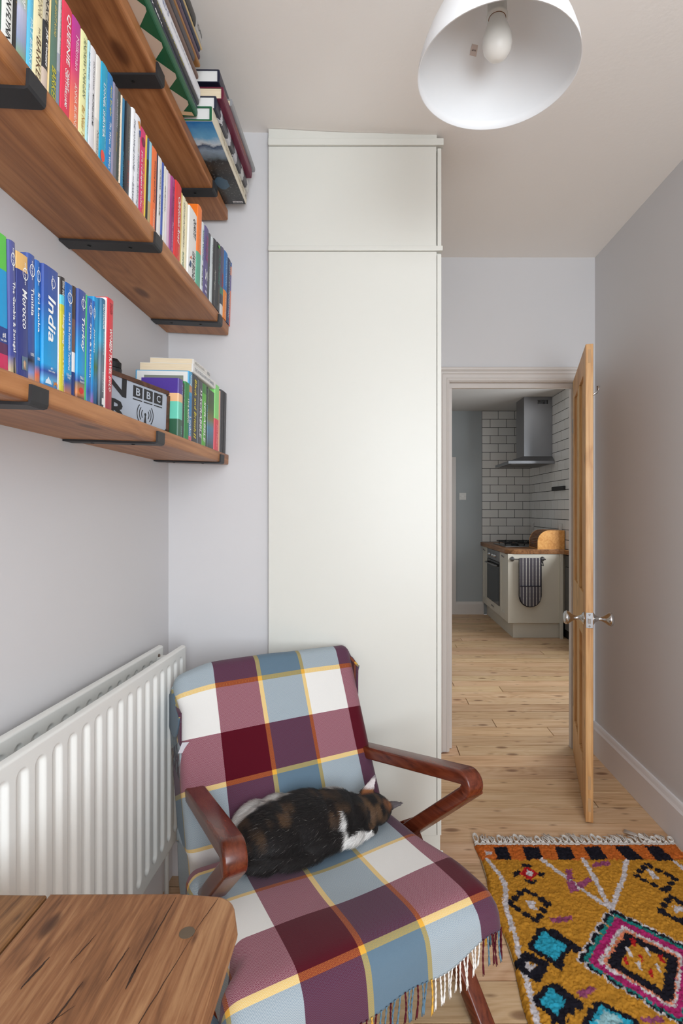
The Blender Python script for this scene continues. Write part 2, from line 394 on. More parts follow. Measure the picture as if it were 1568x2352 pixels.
# ------------------------------------------------------------------ built-in cupboard
cup = empty('built_in_cupboard', ((CUPX0+CUPX1)/2, CUPY, 0))
tag(cup, 'tall off-white built-in cupboard reaching the ceiling beside the doorway', 'cupboard')
cw = (CUPX1-CUPX0)/2
box('carcass', (-cw+0.003, cw), (0.019, YB-CUPY-0.002), (0.15, 2.62), M_WHITE, cup)
def zpx(py, Y=CUPY): return EYE + (VY-py)*Y/F
def xpx(px, Y=CUPY): return (px-VX)*Y/F - (CUPX0+CUPX1)/2
zsplit = zpx(571.5); zc = zpx(326)
box('cupboard_door', (-cw+0.002, xpx(1002.5)), (0, 0.018), (zpx(1920), zsplit-0.010), M_WHITE, cup, 0.0012)
box('cupboard_door', (-cw+0.002, xpx(1001.5)), (0, 0.018), (zsplit+0.009, zc-0.016), M_WHITE, cup, 0.0012)
box('edge_strip', (xpx(1003.8), cw), (0.001, 0.018), (zpx(1919), zsplit-0.018), M_WHITE, cup, 0.001)
box('edge_strip', (xpx(1004.5), cw), (0.001, 0.018), (zsplit+0.009, zc-0.022), M_WHITE, cup, 0.001)
box('ledge_strip', (-cw+0.002, xpx(1016)), (-0.008, 0.018), (zsplit-0.009, zsplit+0.008), M_WHITE, cup, 0.002)
box('cornice_strip', (-cw+0.002, xpx(1018)), (-0.008, 0.018), (zc-0.015, zc+0.009), M_WHITE, cup, 0.002)
cz_ = lambda X: ZC - 0.018*math.exp(-(((X+0.05)/0.28)**2)) - 0.022*math.exp(-(((X-0.28)/0.2)**2))
xa_, xb_ = -cw+0.002, xpx(1003); xm_ = (CUPX0+CUPX1)/2
obj('infill_panel', prism_bm([(xa_, zc+0.009), (xb_, zc+0.009)] + [(xb_+(xa_-xb_)*q/12, cz_(xb_+(xa_-xb_)*q/12+xm_)-0.001) for q in range(13)], 0.002, 0.018, 'Y'), M_WHITE, cup)
box('plinth', (-cw+0.003, cw-0.004), (0.004, 0.03), (0, zpx(1920)), M_WHITE, cup)
obj('plinth_moulding', prism_bm([(0.004, 0), (-0.012, 0), (-0.012, 0.05), (-0.007, 0.075), (0.004, 0.09)], -cw+0.003, cw+0.006, 'X'), M_WHITE, cup)

# ------------------------------------------------------------------ radiator (double panel)
rad = empty('radiator', (XL, 0, 0)); tag(rad, 'white double panel radiator with vertical flutes on the left wall', 'radiator')
RY0, RY1, RZ0, RZ1 = 0.12, 1.772, 0.26, 0.858
TILT = -0.027
def rad_panel():
    ys = np.arange(RY0, RY1+0.0001, 0.0028); pt = 0.0525; w = 0.0165
    z1c, z0c = RZ1-0.028, RZ0+0.036
    zs = np.unique(np.concatenate([np.linspace(RZ0+0.004, z0c+0.022, 22), np.linspace(z0c+0.022, z1c-0.022, 10), np.linspace(z1c-0.022, RZ1-0.006, 24)]))
    Y, Z = np.meshgrid(ys, zs, indexing='ij')
    ph = (Y-0.914+pt*40) % pt - pt/2
    dz = np.maximum(0, np.maximum(Z-(z1c-w), (z0c+w)-Z))
    d = np.sqrt(ph**2+dz**2)-w
    t = np.clip((-d)/0.009, 0, 1); t = t*t*(3-2*t)
    edge = (Y < RY0+0.02) | (Y > RY1-0.008)
    X = -0.0085*t*(~edge)
    P = np.stack([X, Y, Z], -1)
    # rolled border: add rim rows going back
    top = P[:, -1:, :].copy(); top[..., 0] -= 0.004; top[..., 2] += 0.004
    top2 = top.copy(); top2[..., 0] -= 0.010; top2[..., 2] += 0.001
    bot = P[:, :1, :].copy(); bot[..., 0] -= 0.004; bot[..., 2] -= 0.003
    bot2 = bot.copy(); bot2[..., 0] -= 0.010
    P = np.concatenate([bot2, bot, P, top, top2], 1)
    e1 = P[-1:].copy(); e1[..., 0] -= 0.010; e1[..., 1] += 0.002
    e0 = P[:1].copy(); e0[..., 0] -= 0.010; e0[..., 1] -= 0.002
    P = np.concatenate([e0, P, e1], 0)
    P[..., 2] += TILT*(P[..., 1]-1.77)
    return grid_mesh('panel', P, flip=False)
pm = rad_panel()
pf = obj('panel', pm, M_RAD, rad); pf.location = (0.117, 0, 0)
pb = obj('panel', pm, M_RAD, rad); pb.location = (0.042, 0, 0)
bm = bmesh.new(); bm_box(bm, 0.104, 0.1065, RY0, RY1, RZ0+0.01, RZ1-0.012); bm_box(bm, 0.028, 0.031, RY0, RY1, RZ0+0.01, RZ1-0.012)
for v in bm.verts: v.co.z += TILT*(v.co.y-1.77)
obj('panel_back', bm, M_RAD, rad)
for yy in (RY0+0.03, RY1-0.05):
    for zz in (RZ0+0.04, RZ1-0.06): box('connecting_tube', (0.032, 0.103), (yy, yy+0.03), (zz+TILT*(yy-1.77), zz+0.03+TILT*(yy-1.77)), M_RAD, rad)
obj('bleed_valve', lathe_bm([(0.006, 0), (0.006, 0.003), (0.003, 0.004)], 14, 'X', off=(0.042, 1.735, 0.832)), plain((120, 105, 96), 0.4, 0.6), rad)
for yy in (0.5, 1.5): box('wall_bracket', (0.001, 0.028), (yy, yy+0.03), (0.45, 0.75), M_RAD, rad)
obj('feed_pipe', tube_bm([(0.07, 1.73, 0.0), (0.07, 1.73, 0.2), (0.07, 1.74, 0.285)], 0.0075, 10), plain((205, 203, 198), 0.4), rad, True)

# ------------------------------------------------------------------ shelves
XSF = -0.505; SD = XSF - XL
def frame(z_wall_bottom, tilt, th=0.036):
    return Matrix.Translation((XL, 0, z_wall_bottom)) @ Matrix.Rotation(math.radians(tilt), 4, 'Y') @ Matrix.Translation((0, 0, th))
def shelf(label, zwb, tilt, ya, yb, brackets, th=0.036):
    Fm = frame(zwb, tilt)
    e = empty('wall_shelf', mat=Fm); tag(e, label, 'shelf', None)
    bm = bmesh.new(); bm_box(bm, 0.001, SD, ya, yb, -th, 0, 0.0)
    es = [q for q in bm.edges if all(abs(v.co.x-SD) < 1e-5 for v in q.verts)]
    bmesh.ops.bevel(bm, geom=es, offset=0.006, segments=3, affect='EDGES', profile=0.5)
    obj('shelf_board', bm, M_SHELF, e)
    bw, bt = 0.042, 0.005
    for yb_ in brackets:
        pr = [(0.002, -th-bt), (SD+bt-0.007, -th-bt), (SD+bt-0.002, -th-bt+0.002), (SD+bt, -th-bt+0.007), (SD+bt, -0.010), (SD, -0.010), (SD, -th), (0.006, -th), (0.006, -0.006), (0.002, -0.006)]
        b = obj('bracket', prism_bm(pr, yb_-bw/2, yb_+bw/2, 'Y'), M_BLACK, e)
        for fx in (0.28, 0.72): obj('screw', lathe_bm([(0.0045, -th-bt+0.0005), (0.0045, -th-bt-0.0012), (0.002, -th-bt-0.002)], 10, 'Z', off=(SD*fx, yb_, 0)), plain((28, 28, 28), 0.4, 0.4), b)
    return Fm
FL = shelf('lowest of three pine wall shelves, holding the travel guides and the sign', 1.4725, 1.9, 0.30, 1.912, (0.812, 1.283, 1.815))
FMd = shelf('middle of three pine wall shelves, packed with a long row of paperbacks', 1.9382, 2.8, 0.30, 1.912, (0.806, 1.268, 1.793))
FT = shelf('topmost pine wall shelf, stacked with large books lying flat', 2.336, 0.4, 0.30, 1.905, (0.80, 1.282, 1.735))

# ------------------------------------------------------------------ books
M_PAGE = NT('book_pages')
_tc = M_PAGE.n('ShaderNodeTexCoord'); _mp = M_PAGE.n('ShaderNodeMapping'); _mp.inputs['Scale'].default_value = (20, 900, 20)
M_PAGE.l(_tc.outputs['Object'], _mp.inputs['Vector']); _nn = M_PAGE.n('ShaderNodeTexNoise', i_Scale=1.0, i_Detail=2.0); M_PAGE.l(_mp.outputs[0], _nn.inputs['Vector'])
M_PAGE.base(M_PAGE.mix(_nn.outputs['Fac'], rgba((214, 190, 152)), rgba((240, 226, 200))), 0.8); M_PAGE = M_PAGE.m
_bands = {}
def band_mat(bands, interp='CONSTANT', h=0.2, art=None):
    """cover print varying up the spine: bands [(fraction from bottom, colour)...]"""
    k = (tuple(bands), interp, round(h, 4), art)
    if k in _bands: return _bands[k]
    t = NT('book_cover'); tc = t.n('ShaderNodeTexCoord'); sp = t.n('ShaderNodeSeparateXYZ'); t.l(tc.outputs['Object'], sp.inputs[0])
    z = t.math('DIVIDE', sp.outputs['Z'], h)
    if art:
        n = t.n('ShaderNodeTexNoise', i_Scale=art[0], i_Detail=3.0); t.l(tc.outputs['Object'], n.inputs['Vector'])
        z = t.math('ADD', z, t.math('MULTIPLY', t.math('SUBTRACT', n.outputs['Fac'], 0.5), art[1]))
    c = t.ramp(z, [(p, rgba(cc)) for p, cc in bands], interp)
    _bands[k] = t.base(c, 0.38, 0, 0.45); return _bands[k]
def cover_mesh(d, t, h, board=0.0012, bulge=0.0012, name='cover'):
    r = min(0.003, t*0.3)
    outer = [(-d, -t/2), (-r, -t/2)]
    for a in (-0.5, -0.25, 0, 0.25, 0.5): outer.append((bulge*(1-(2*a)**2)*0.9, a*(t-2*r*0.35)))
    outer += [(-r, t/2), (-d, t/2)]
    inner = [(-d, t/2-board), (-r-board, t/2-board), (-r-board, -t/2+board), (-d, -t/2+board)]
    return prism_bm(outer+inner, 0, h, 'Z')
MU = {'middle': FMd, 'lower': FL, 'top': FT}
def book(shelf_name, y0, y1, h, depth, sx, mat, label, texts=(), lean=0.0, hard=False, marks=(), group=None, gap=0.0004, page=None, face=()):
    """standing book; sx: spine plane distance from wall along the shelf"""
    t = max(y1-y0-gap*2, 0.002)
    Fm = MU[shelf_name] @ Matrix.Translation((sx, (y0+y1)/2, 0.0003)) @ Matrix.Rotation(math.radians(-1.2 if shelf_name == 'middle' else -.8), 4, 'Y') @ Matrix.Rotation(math.radians(lean), 4, 'X')
    e = empty('book', mat=Fm); tag(e, label, 'book', group)
    bd = 0.0024 if hard else 0.0009
    m = mat if not isinstance(mat, tuple) else plain(mat, 0.4, 0, 0.45)
    bulge = 0.002 if hard else 0.0011
    obj('cover', cover_mesh(depth, t, h, min(bd, t*0.2), bulge), m, e)
    ins = 0.003 if hard else 0.0006
    box('pages', (-depth+ins, -min(0.003, t*0.3)-bd-0.0002), (-t/2+min(bd, t*0.2)*1.05, t/2-min(bd, t*0.2)*1.05), (ins, h-ins), page or M_PAGE, e)
    for tx in texts:
        s, z1, z0, yc, hf, col = tx[:6]; yc = yc*.45 if abs(yc) <= .12 else yc*.85; kw = tx[6] if len(tx) > 6 else {}
        if kw.get('h'):      # horizontal line of print across the spine
            me = text_mesh(s, t*hf, (z1-z0)*h, col, 'spine_lettering', bold=kw.get('bold', 0), shear=kw.get('shear', 0))
            o = obj('spine_lettering', me, None, e); o.matrix_local = Matrix.Translation((bulge+0.0004, yc*t, (z0+z1)/2*h)) @ Matrix(((0, 0, 1, 0), (1, 0, 0, 0), (0, 1, 0, 0), (0, 0, 0, 1)))
        else:
            me = text_mesh(s, (z1-z0)*h, t*hf, col, 'spine_lettering', bold=kw.get('bold', 0), shear=kw.get('shear', 0))
            o = obj('spine_lettering', me, None, e); o.matrix_local = Matrix.Translation((bulge+0.0004, yc*t, (z0+z1)/2*h)) @ Matrix(((0, 0, 1, 0), (0, 1, 0, 0), (-1, 0, 0, 0), (0, 0, 0, 1)))
    for fi, (xa, xb, za, zb, colr) in enumerate(face):   # print on the near cover
        bm = bmesh.new(); yy = -t/2-.0003*(fi+1); bm.faces.new([bm.verts.new(p) for p in ((-xb*depth, yy, za*h), (-xa*depth, yy, za*h), (-xa*depth, yy, zb*h), (-xb*depth, yy, zb*h))])
        obj('cover_print', bm, plain(colr, .4), e)
    for mk in marks:
        shape, zc_, yc, rz, ry, col = mk[:6]
        if shape == 'ring':
            bm = bmesh.new(); n = 20
            A = [bm.verts.new((bulge+0.0004, yc*t+math.cos(2*PI*i/n)*ry*t, zc_*h+math.sin(2*PI*i/n)*rz*h)) for i in range(n)]
            B = [bm.verts.new((bulge+0.0004, yc*t+math.cos(2*PI*i/n)*ry*t*0.84, zc_*h+math.sin(2*PI*i/n)*rz*h*0.84)) for i in range(n)]
            for i in range(n): bm.faces.new((A[i], A[(i+1) % n], B[(i+1) % n], B[i]))
            obj('spine_emblem', bm, plain(col, 0.4), e)
        elif shape == 'disc':
            bm = bmesh.new(); n = 16
            bm.faces.new([bm.verts.new((bulge+0.0004, yc*t+math.cos(2*PI*i/n)*ry*t, zc_*h+math.sin(2*PI*i/n)*rz*h)) for i in range(n)])
            obj('spine_emblem', bm, plain(col, 0.4), e)
        elif shape == 'poly':
            bm = bmesh.new(); bm.faces.new([bm.verts.new((bulge+0.0004, (yc+a*ry)*t, (zc_+b*rz)*h)) for a, b in mk[6]])
            obj('spine_emblem', bm, plain(col, 0.4), e)
    return e
WH, BK = (244, 243, 240), (30, 30, 32)
B_ = {'bold': 0.012}; BI = {'bold': 0.014, 'shear': 0.18}; IT = {'shear': 0.15}
# middle shelf: (x0, x1 in photo pixels, height, spine offset from shelf front, cover, texts, short description)
mid = [
 (-92, -70, .198, .017, (120, 40, 44), [], 'dark red paperback'),
 (-70, -46, .198, .017, (60, 84, 120), [], 'denim blue paperback'),
 (-46, -24, .198, .017, (226, 214, 180), [], 'buff paperback'),
 (-24, 0, .198, .017, (52, 104, 84), [], 'bottle green paperback'),
 (0, 25, .198, .017, (236, 236, 230), [('GONE GIRL', .96, .62, 0, .5, BK, BI), ('GILLIAN FLYNN', .56, .06, 0, .46, BK, BI)], 'white paperback with heavy black slanted lettering'),
 (25, 34, .198, .017, (40, 38, 36), [('EDWARD STUART', .9, .4, 0, .35, (170, 140, 90))], 'narrow black paperback with gilt lettering'),
 (34, 57, .198, .017, [(0, (120, 168, 70)), (.2, (150, 160, 190)), (.42, (190, 190, 214)), (.6, (150, 186, 90)), (.8, (130, 150, 180))], [('Jilly Cooper', .93, .45, .05, .6, WH, BI)], 'floral green and lilac paperback'),
 (57, 71, .198, .017, (96, 190, 222), [('UNION STREET', .95, .55, 0, .4, (130, 214, 240), IT), ('PAT BARKER', .46, .04, .1, .42, (214, 240, 246), IT)], 'sky blue paperback'),
 (71, 92, .198, .017, (242, 230, 184), [('THE EYE IN THE DOOR', .98, .56, .1, .42, (110, 84, 60), IT), ('PAT', .47, .40, .1, .2, (110, 84, 60)), ('BARKER', .39, .03, .05, .5, (96, 66, 44), IT)], 'cream paperback with brown slanted lettering'),
 (92, 106, .198, .017, [(0, (206, 186, 170)), (.22, (46, 46, 50)), (.6, (190, 180, 160)), (.8, (70, 110, 108))], [('DISGRACE', .97, .58, 0, .5, (40, 40, 44), B_), ('J.M. Coetzee', .55, .25, .05, .5, WH, BI)], 'black and beige paperback with white script'),
 (106, 109, .198, .017, (230, 196, 140), [], 'thin tan pamphlet'),
 (109, 126, .198, .017, (92, 122, 106), [('THE GHOST ROAD', .93, .58, 0, .3, (212, 190, 110), B_), ('BARKER', .33, .05, 0, .62, (196, 184, 60), BI)], 'sage green paperback'),
 (126, 134, .198, .017, [(0, (120, 130, 150)), (.35, (150, 152, 160)), (.5, (196, 192, 190))], [('J.M. COETZEE Youth', .95, .5, 0, .5, (110, 108, 110), IT)], 'slate and pale grey paperback'),
 (134, 157, .198, .016, (226, 56, 84), [('QUEENIE', .93, .5, .12, .44, WH, B_), ('CANDICE', .46, .28, .2, .24, WH, BI), ('CARTY-WILLIAMS', .46, .12, -.1, .26, WH, BI)], 'crimson paperback'),
 (157, 177, .198, .016, [(0, (120, 40, 120)), (.06, (236, 140, 90)), (.35, (236, 110, 96)), (.6, (214, 44, 120)), (1, (186, 50, 150))], [('Milkman', .86, .56, .1, .36, (250, 214, 226)), ('ANNA BURNS', .44, .06, .05, .3, (250, 226, 214))], 'magenta fading to orange paperback'),
 (177, 193, .198, .016, (240, 238, 176), [("ANDREW O'HAGAN", .95, .42, .1, .4, (96, 112, 90), IT), ('Be Near Me', .34, .02, .05, .42, (186, 140, 60), IT)], 'pale yellow paperback'),
 (193, 200, .198, .016, (176, 216, 222), [('Ian McEwan', .9, .65, 0, .5, (30, 120, 150)), ('The Comfort of Strangers', .62, .15, 0, .5, (150, 130, 130))], 'thin pale aqua paperback'),
 (200, 213, .198, .016, (226, 224, 226), [('IAN McEWAN', .88, .62, .05, .24, (120, 116, 116)), ('MACHINES LIKE ME', .58, .28, .05, .26, (60, 58, 60), BI)], 'pale grey white paperback with tiny dark lettering'),
 (213, 224, .198, .016, [(0, (214, 206, 196)), (.4, (232, 226, 216)), (1, (236, 226, 214))], [('Nutshell', .3, .04, .1, .4, (120, 130, 124), IT)], 'ivory paperback'),
 (224, 240, .200, .015, (28, 160, 196), [('LIONEL SHRIVER', .82, .3, -.12, .32, WH, B_), ('Should We Stay or Should We Go', .9, .2, .25, .2, (150, 216, 230), IT)], 'bright cyan paperback with a red spot', [('disc', .12, -.1, .055, .32, (232, 74, 60)), ('disc', .03, .05, .03, .3, (240, 130, 40))]),
 (240, 252, .200, .015, (36, 128, 190), [('Anne Enright', .9, .6, .05, .4, (220, 206, 90), B_), ('The Wren, The Wren', .54, .08, .05, .38, WH, BI)], 'mid blue paperback with yellow and white lettering'),
 (252, 258, .198, .016, (150, 146, 172), [], 'thin lilac grey paperback'),
 (258, 265, .198, .016, (108, 108, 116), [('IAN McEWAN', .88, .6, 0, .4, (206, 206, 210)), ('Black Dogs', .55, .35, 0, .4, (190, 160, 60))], 'narrow mid grey paperback'),
 (265, 270, .198, .016, (66, 72, 66), [('THE CEMENT GARDEN', .94, .1, 0, .45, (150, 146, 130))], 'narrow blackish green paperback'),
 (270, 274, .198, .016, [(0, (30, 30, 34)), (.08, (238, 220, 196))], [], 'thin peach coloured paperback'),
 (274, 280, .198, .016, (54, 122, 160), [('ENDURING LOVE', .45, .05, 0, .5, (90, 170, 200))], 'thin steel blue paperback'),
 (280, 284, .200, .014, (30, 34, 40), [], 'thin navy black paperback'),
 (284, 294, .200, .014, [(0, (60, 70, 66)), (.12, (58, 50, 54)), (.5, (70, 70, 72)), (1, (84, 84, 82))], [('IAN McEWAN /', .88, .46, .1, .34, (150, 146, 130)), ('SATURDAY', .42, .14, .05, .4, (156, 70, 60))], 'charcoal paperback with faded red lettering'),
 (294, 304, .205, .012, (236, 236, 238), [('THE VOYAGE HOME', .9, .36, .1, .5, (80, 84, 110), IT), ('PAT', .3, .24, .1, .3, (80, 84, 110)), ('BARKER', .23, .02, .1, .5, (70, 72, 96), IT)], 'white hardback with spaced slate lettering'),
 (304, 316, .205, .012, (230, 230, 234), [('SUSANNA CLARKE', .82, .62, .1, .24, (190, 160, 120), IT), ('Siddhartha Arbitrage', .6, .03, .05, .42, (110, 116, 124), IT)], 'white hardback with an orange and blue leaf', [('poly', .9, .05, .06, .3, (214, 140, 60), ((-1, .6), (.2, 1), (.9, .1), (0, -.4))), ('poly', .84, .2, .05, .3, (56, 84, 150), ((-.6, .4), (.6, .8), (.5, -.4), (-.2, -1)))]),
 (316, 328, .198, .014, (222, 50, 112), [('there are more things', .7, .04, .22, .3, (232, 180, 60), B_), ('yara rodrigues fowler', .74, .1, -.15, .3, WH, B_)], 'hot pink paperback', [('disc', .86, .05, .05, .28, (120, 30, 60))]),
 (328, 332, .198, .014, (222, 190, 70), [], 'thin mustard paperback'),
 (332, 337, .198, .014, [(0, (34, 34, 38)), (.75, (48, 84, 130))], [], 'thin black paperback with blue head'),
 (337, 343, .198, .014, [(0, (186, 160, 110)), (.3, (150, 190, 200)), (.6, (150, 200, 214))], [], 'thin duck egg blue paperback with sandy foot'),
 (343, 354, .198, .014, (246, 118, 56), [('Everything and Nothing', .86, .36, .1, .34, (110, 60, 40), B_), ('DAVE EGGERS', .28, .05, .1, .3, (250, 210, 180), B_)], 'vivid orange paperback with dark lettering'),
 (354, 357, .198, .014, (60, 48, 66), [], 'very thin plum pamphlet'),
 (357, 366, .198, .014, (232, 230, 228), [('IAN McEWAN', .86, .62, 0, .3, (80, 80, 84)), ('THE CHILD IN TIME', .56, .3, 0, .3, (60, 60, 64), B_)], 'white paperback with small grey capitals'),
 (366, 371, .198, .014, [(0, (60, 66, 84)), (.1, (64, 92, 170)), (1, (90, 120, 190))], [('IAN McEWAN', .86, .4, 0, .4, (150, 170, 220))], 'thin cobalt paperback'),
 (371, 376, .198, .014, (232, 228, 216), [('IAN McEWAN', .76, .44, 0, .4, (70, 66, 62), BI)], 'thin bone white paperback'),
 (376, 381, .198, .014, (224, 216, 220), [], 'thin pearl grey paperback'),
 (381, 386, .198, .014, (214, 176, 198), [], 'thin dusty pink paperback'),
 (386, 396, .200, .012, [(0, (150, 70, 130)), (.5, (140, 50, 110)), (1, (164, 60, 130))], [('The Absolutist', .9, .5, .1, .4, (120, 40, 96)), ('The Afterwards', .44, .06, .1, .34, (226, 190, 214), IT)], 'plum purple paperback'),
 (396, 411, .205, .010, (222, 44, 44), [('Caledonian Road', .84, .24, .12, .4, WH, BI), ("Andrew O'Hagan", .2, .02, .1, .34, (226, 160, 110), IT)], 'scarlet hardback with bold white script'),
 (411, 414, .198, .012, (226, 200, 120), [], 'very thin ochre booklet'),
 (414, 421, .198, .012, (238, 230, 196), [('LESSONS IN CHEMISTRY', .92, .3, 0, .5, (110, 104, 90), IT), ('BONNIE', .24, .04, 0, .5, (70, 130, 100))], 'buttermilk paperback'),
 (421, 426, .196, .012, (236, 224, 186), [], 'thin primrose paperback'),
 (426, 447, .196, .008, (240, 238, 234), [('QUARTET', .9, .62, .2, .38, BK, BI), ('LEAH BROAD', .42, .02, .2, .36, BK, BI)], 'white hardback with black slanted capitals and blue leaf', [('poly', .2, -.25, .05, .16, (30, 70, 110), ((-1, -1), (.6, -1), (1, .4), (.1, 1), (-.4, .2))), ('poly', .3, -.2, .03, .14, (226, 110, 70), ((-1, -1), (1, -.6), (.4, 1)))]),
 (447, 458, .236, .006, [(0, (92, 170, 140)), (.42, (244, 124, 40))], [('LIONEL SHRIVER', .7, .46, .1, .4, (250, 190, 130), B_)], 'tall orange and mint hardback'),
 (458, 464, .205, .006, (220, 226, 228), [('Small Worlds', .9, .45, 0, .45, (60, 120, 130), B_), ('MICHAEL MAGEE', .38, .08, 0, .45, (70, 70, 74), B_)], 'narrow white paperback with teal lettering'),
 (464, 474, .208, .005, (96, 84, 136), [('PRIDE', .88, .5, .1, .5, (170, 84, 130), BI), ('S', .38, .22, 0, .6, WH), ('II', .16, .04, 0, .5, (200, 196, 220))], 'violet paperback'),
 (474, 479, .205, .005, (84, 84, 90), [('GUARDS', .5, .3, 0, .5, (200, 200, 205))], 'narrow graphite paperback'),
 (479, 485, .205, .004, (206, 212, 214), [('WOMEN', .9, .6, 0, .4, (130, 130, 134))], 'narrow silver white paperback'),
 (485, 493, .212, .003, (52, 52, 54), [('Apeirogon', .55, .25, 0, .42, (214, 210, 200))], 'black paperback with cream lettering'),
 (493, 503, .218, .002, (50, 50, 52), [('To Paradise', .85, .4, .1, .42, (70, 150, 130), IT), ('YANAGIHARA', .35, .05, 0, .3, (120, 110, 90))], 'black hardback with turquoise script', [('disc', .95, -.2, .02, .2, (90, 200, 60))]),
 (503, 510, .226, .0015, [(0, (220, 216, 214)), (.15, (60, 60, 70)), (.3, (70, 130, 100)), (.4, (88, 82, 108))], [('HAVOC', .62, .4, 0, .5, (196, 70, 70), BI)], 'mauve grey hardback with red lettering'),
 (510, 518, .230, .001, [(0, (244, 140, 40)), (.42, (36, 116, 186))], [('UNDERSTANDING', .92, .5, 0, .4, (170, 210, 236)), ('ALAN HOLLING', .36, .06, 0, .4, (250, 214, 170))], 'blue and orange hardback'),
 (518, 525, .226, .001, (40, 56, 92), [('DIARY OF AN ORDINARY MAN', .95, .1, 0, .42, (190, 200, 214))], 'navy hardback with fine pale lettering'),
 (525, 531, .226, .001, [(0, (206, 120, 110)), (.3, (210, 130, 110)), (.55, (120, 110, 150)), (.8, (210, 130, 100)), (.93, (50, 90, 150))], [], 'coral and blue hardback at the wall end'),
]
prev = None
GR_M = 'books in a row on the middle shelf'
for i, r in enumerate(mid):
    x0, x1, h, off, cov, tx, desc = r[:7]; mk = r[7] if len(r) > 7 else ()
    sxw = XSF - off
    ya, yb = F*(-sxw)/(VX-x0), F*(-sxw)/(VX-x1)
    if prev is not None: ya = prev
    yb = min(max(yb, ya+0.004), 1.926); prev = yb
    if isinstance(cov, list): cov = band_mat(cov, 'LINEAR' if ('fading' in desc or 'plum' in desc or 'floral' in desc or 'charcoal' in desc) else 'CONSTANT', h)
    nxt = mid[i+1][6] if i+1 < len(mid) else mid[i-1][6]
    lab = desc + ' in the middle shelf row'
    book('middle', ya, yb, h, 0.128 if h < .2 else 0.14, SD-off, cov, lab, tx, 0.0, h > .203, mk, GR_M)

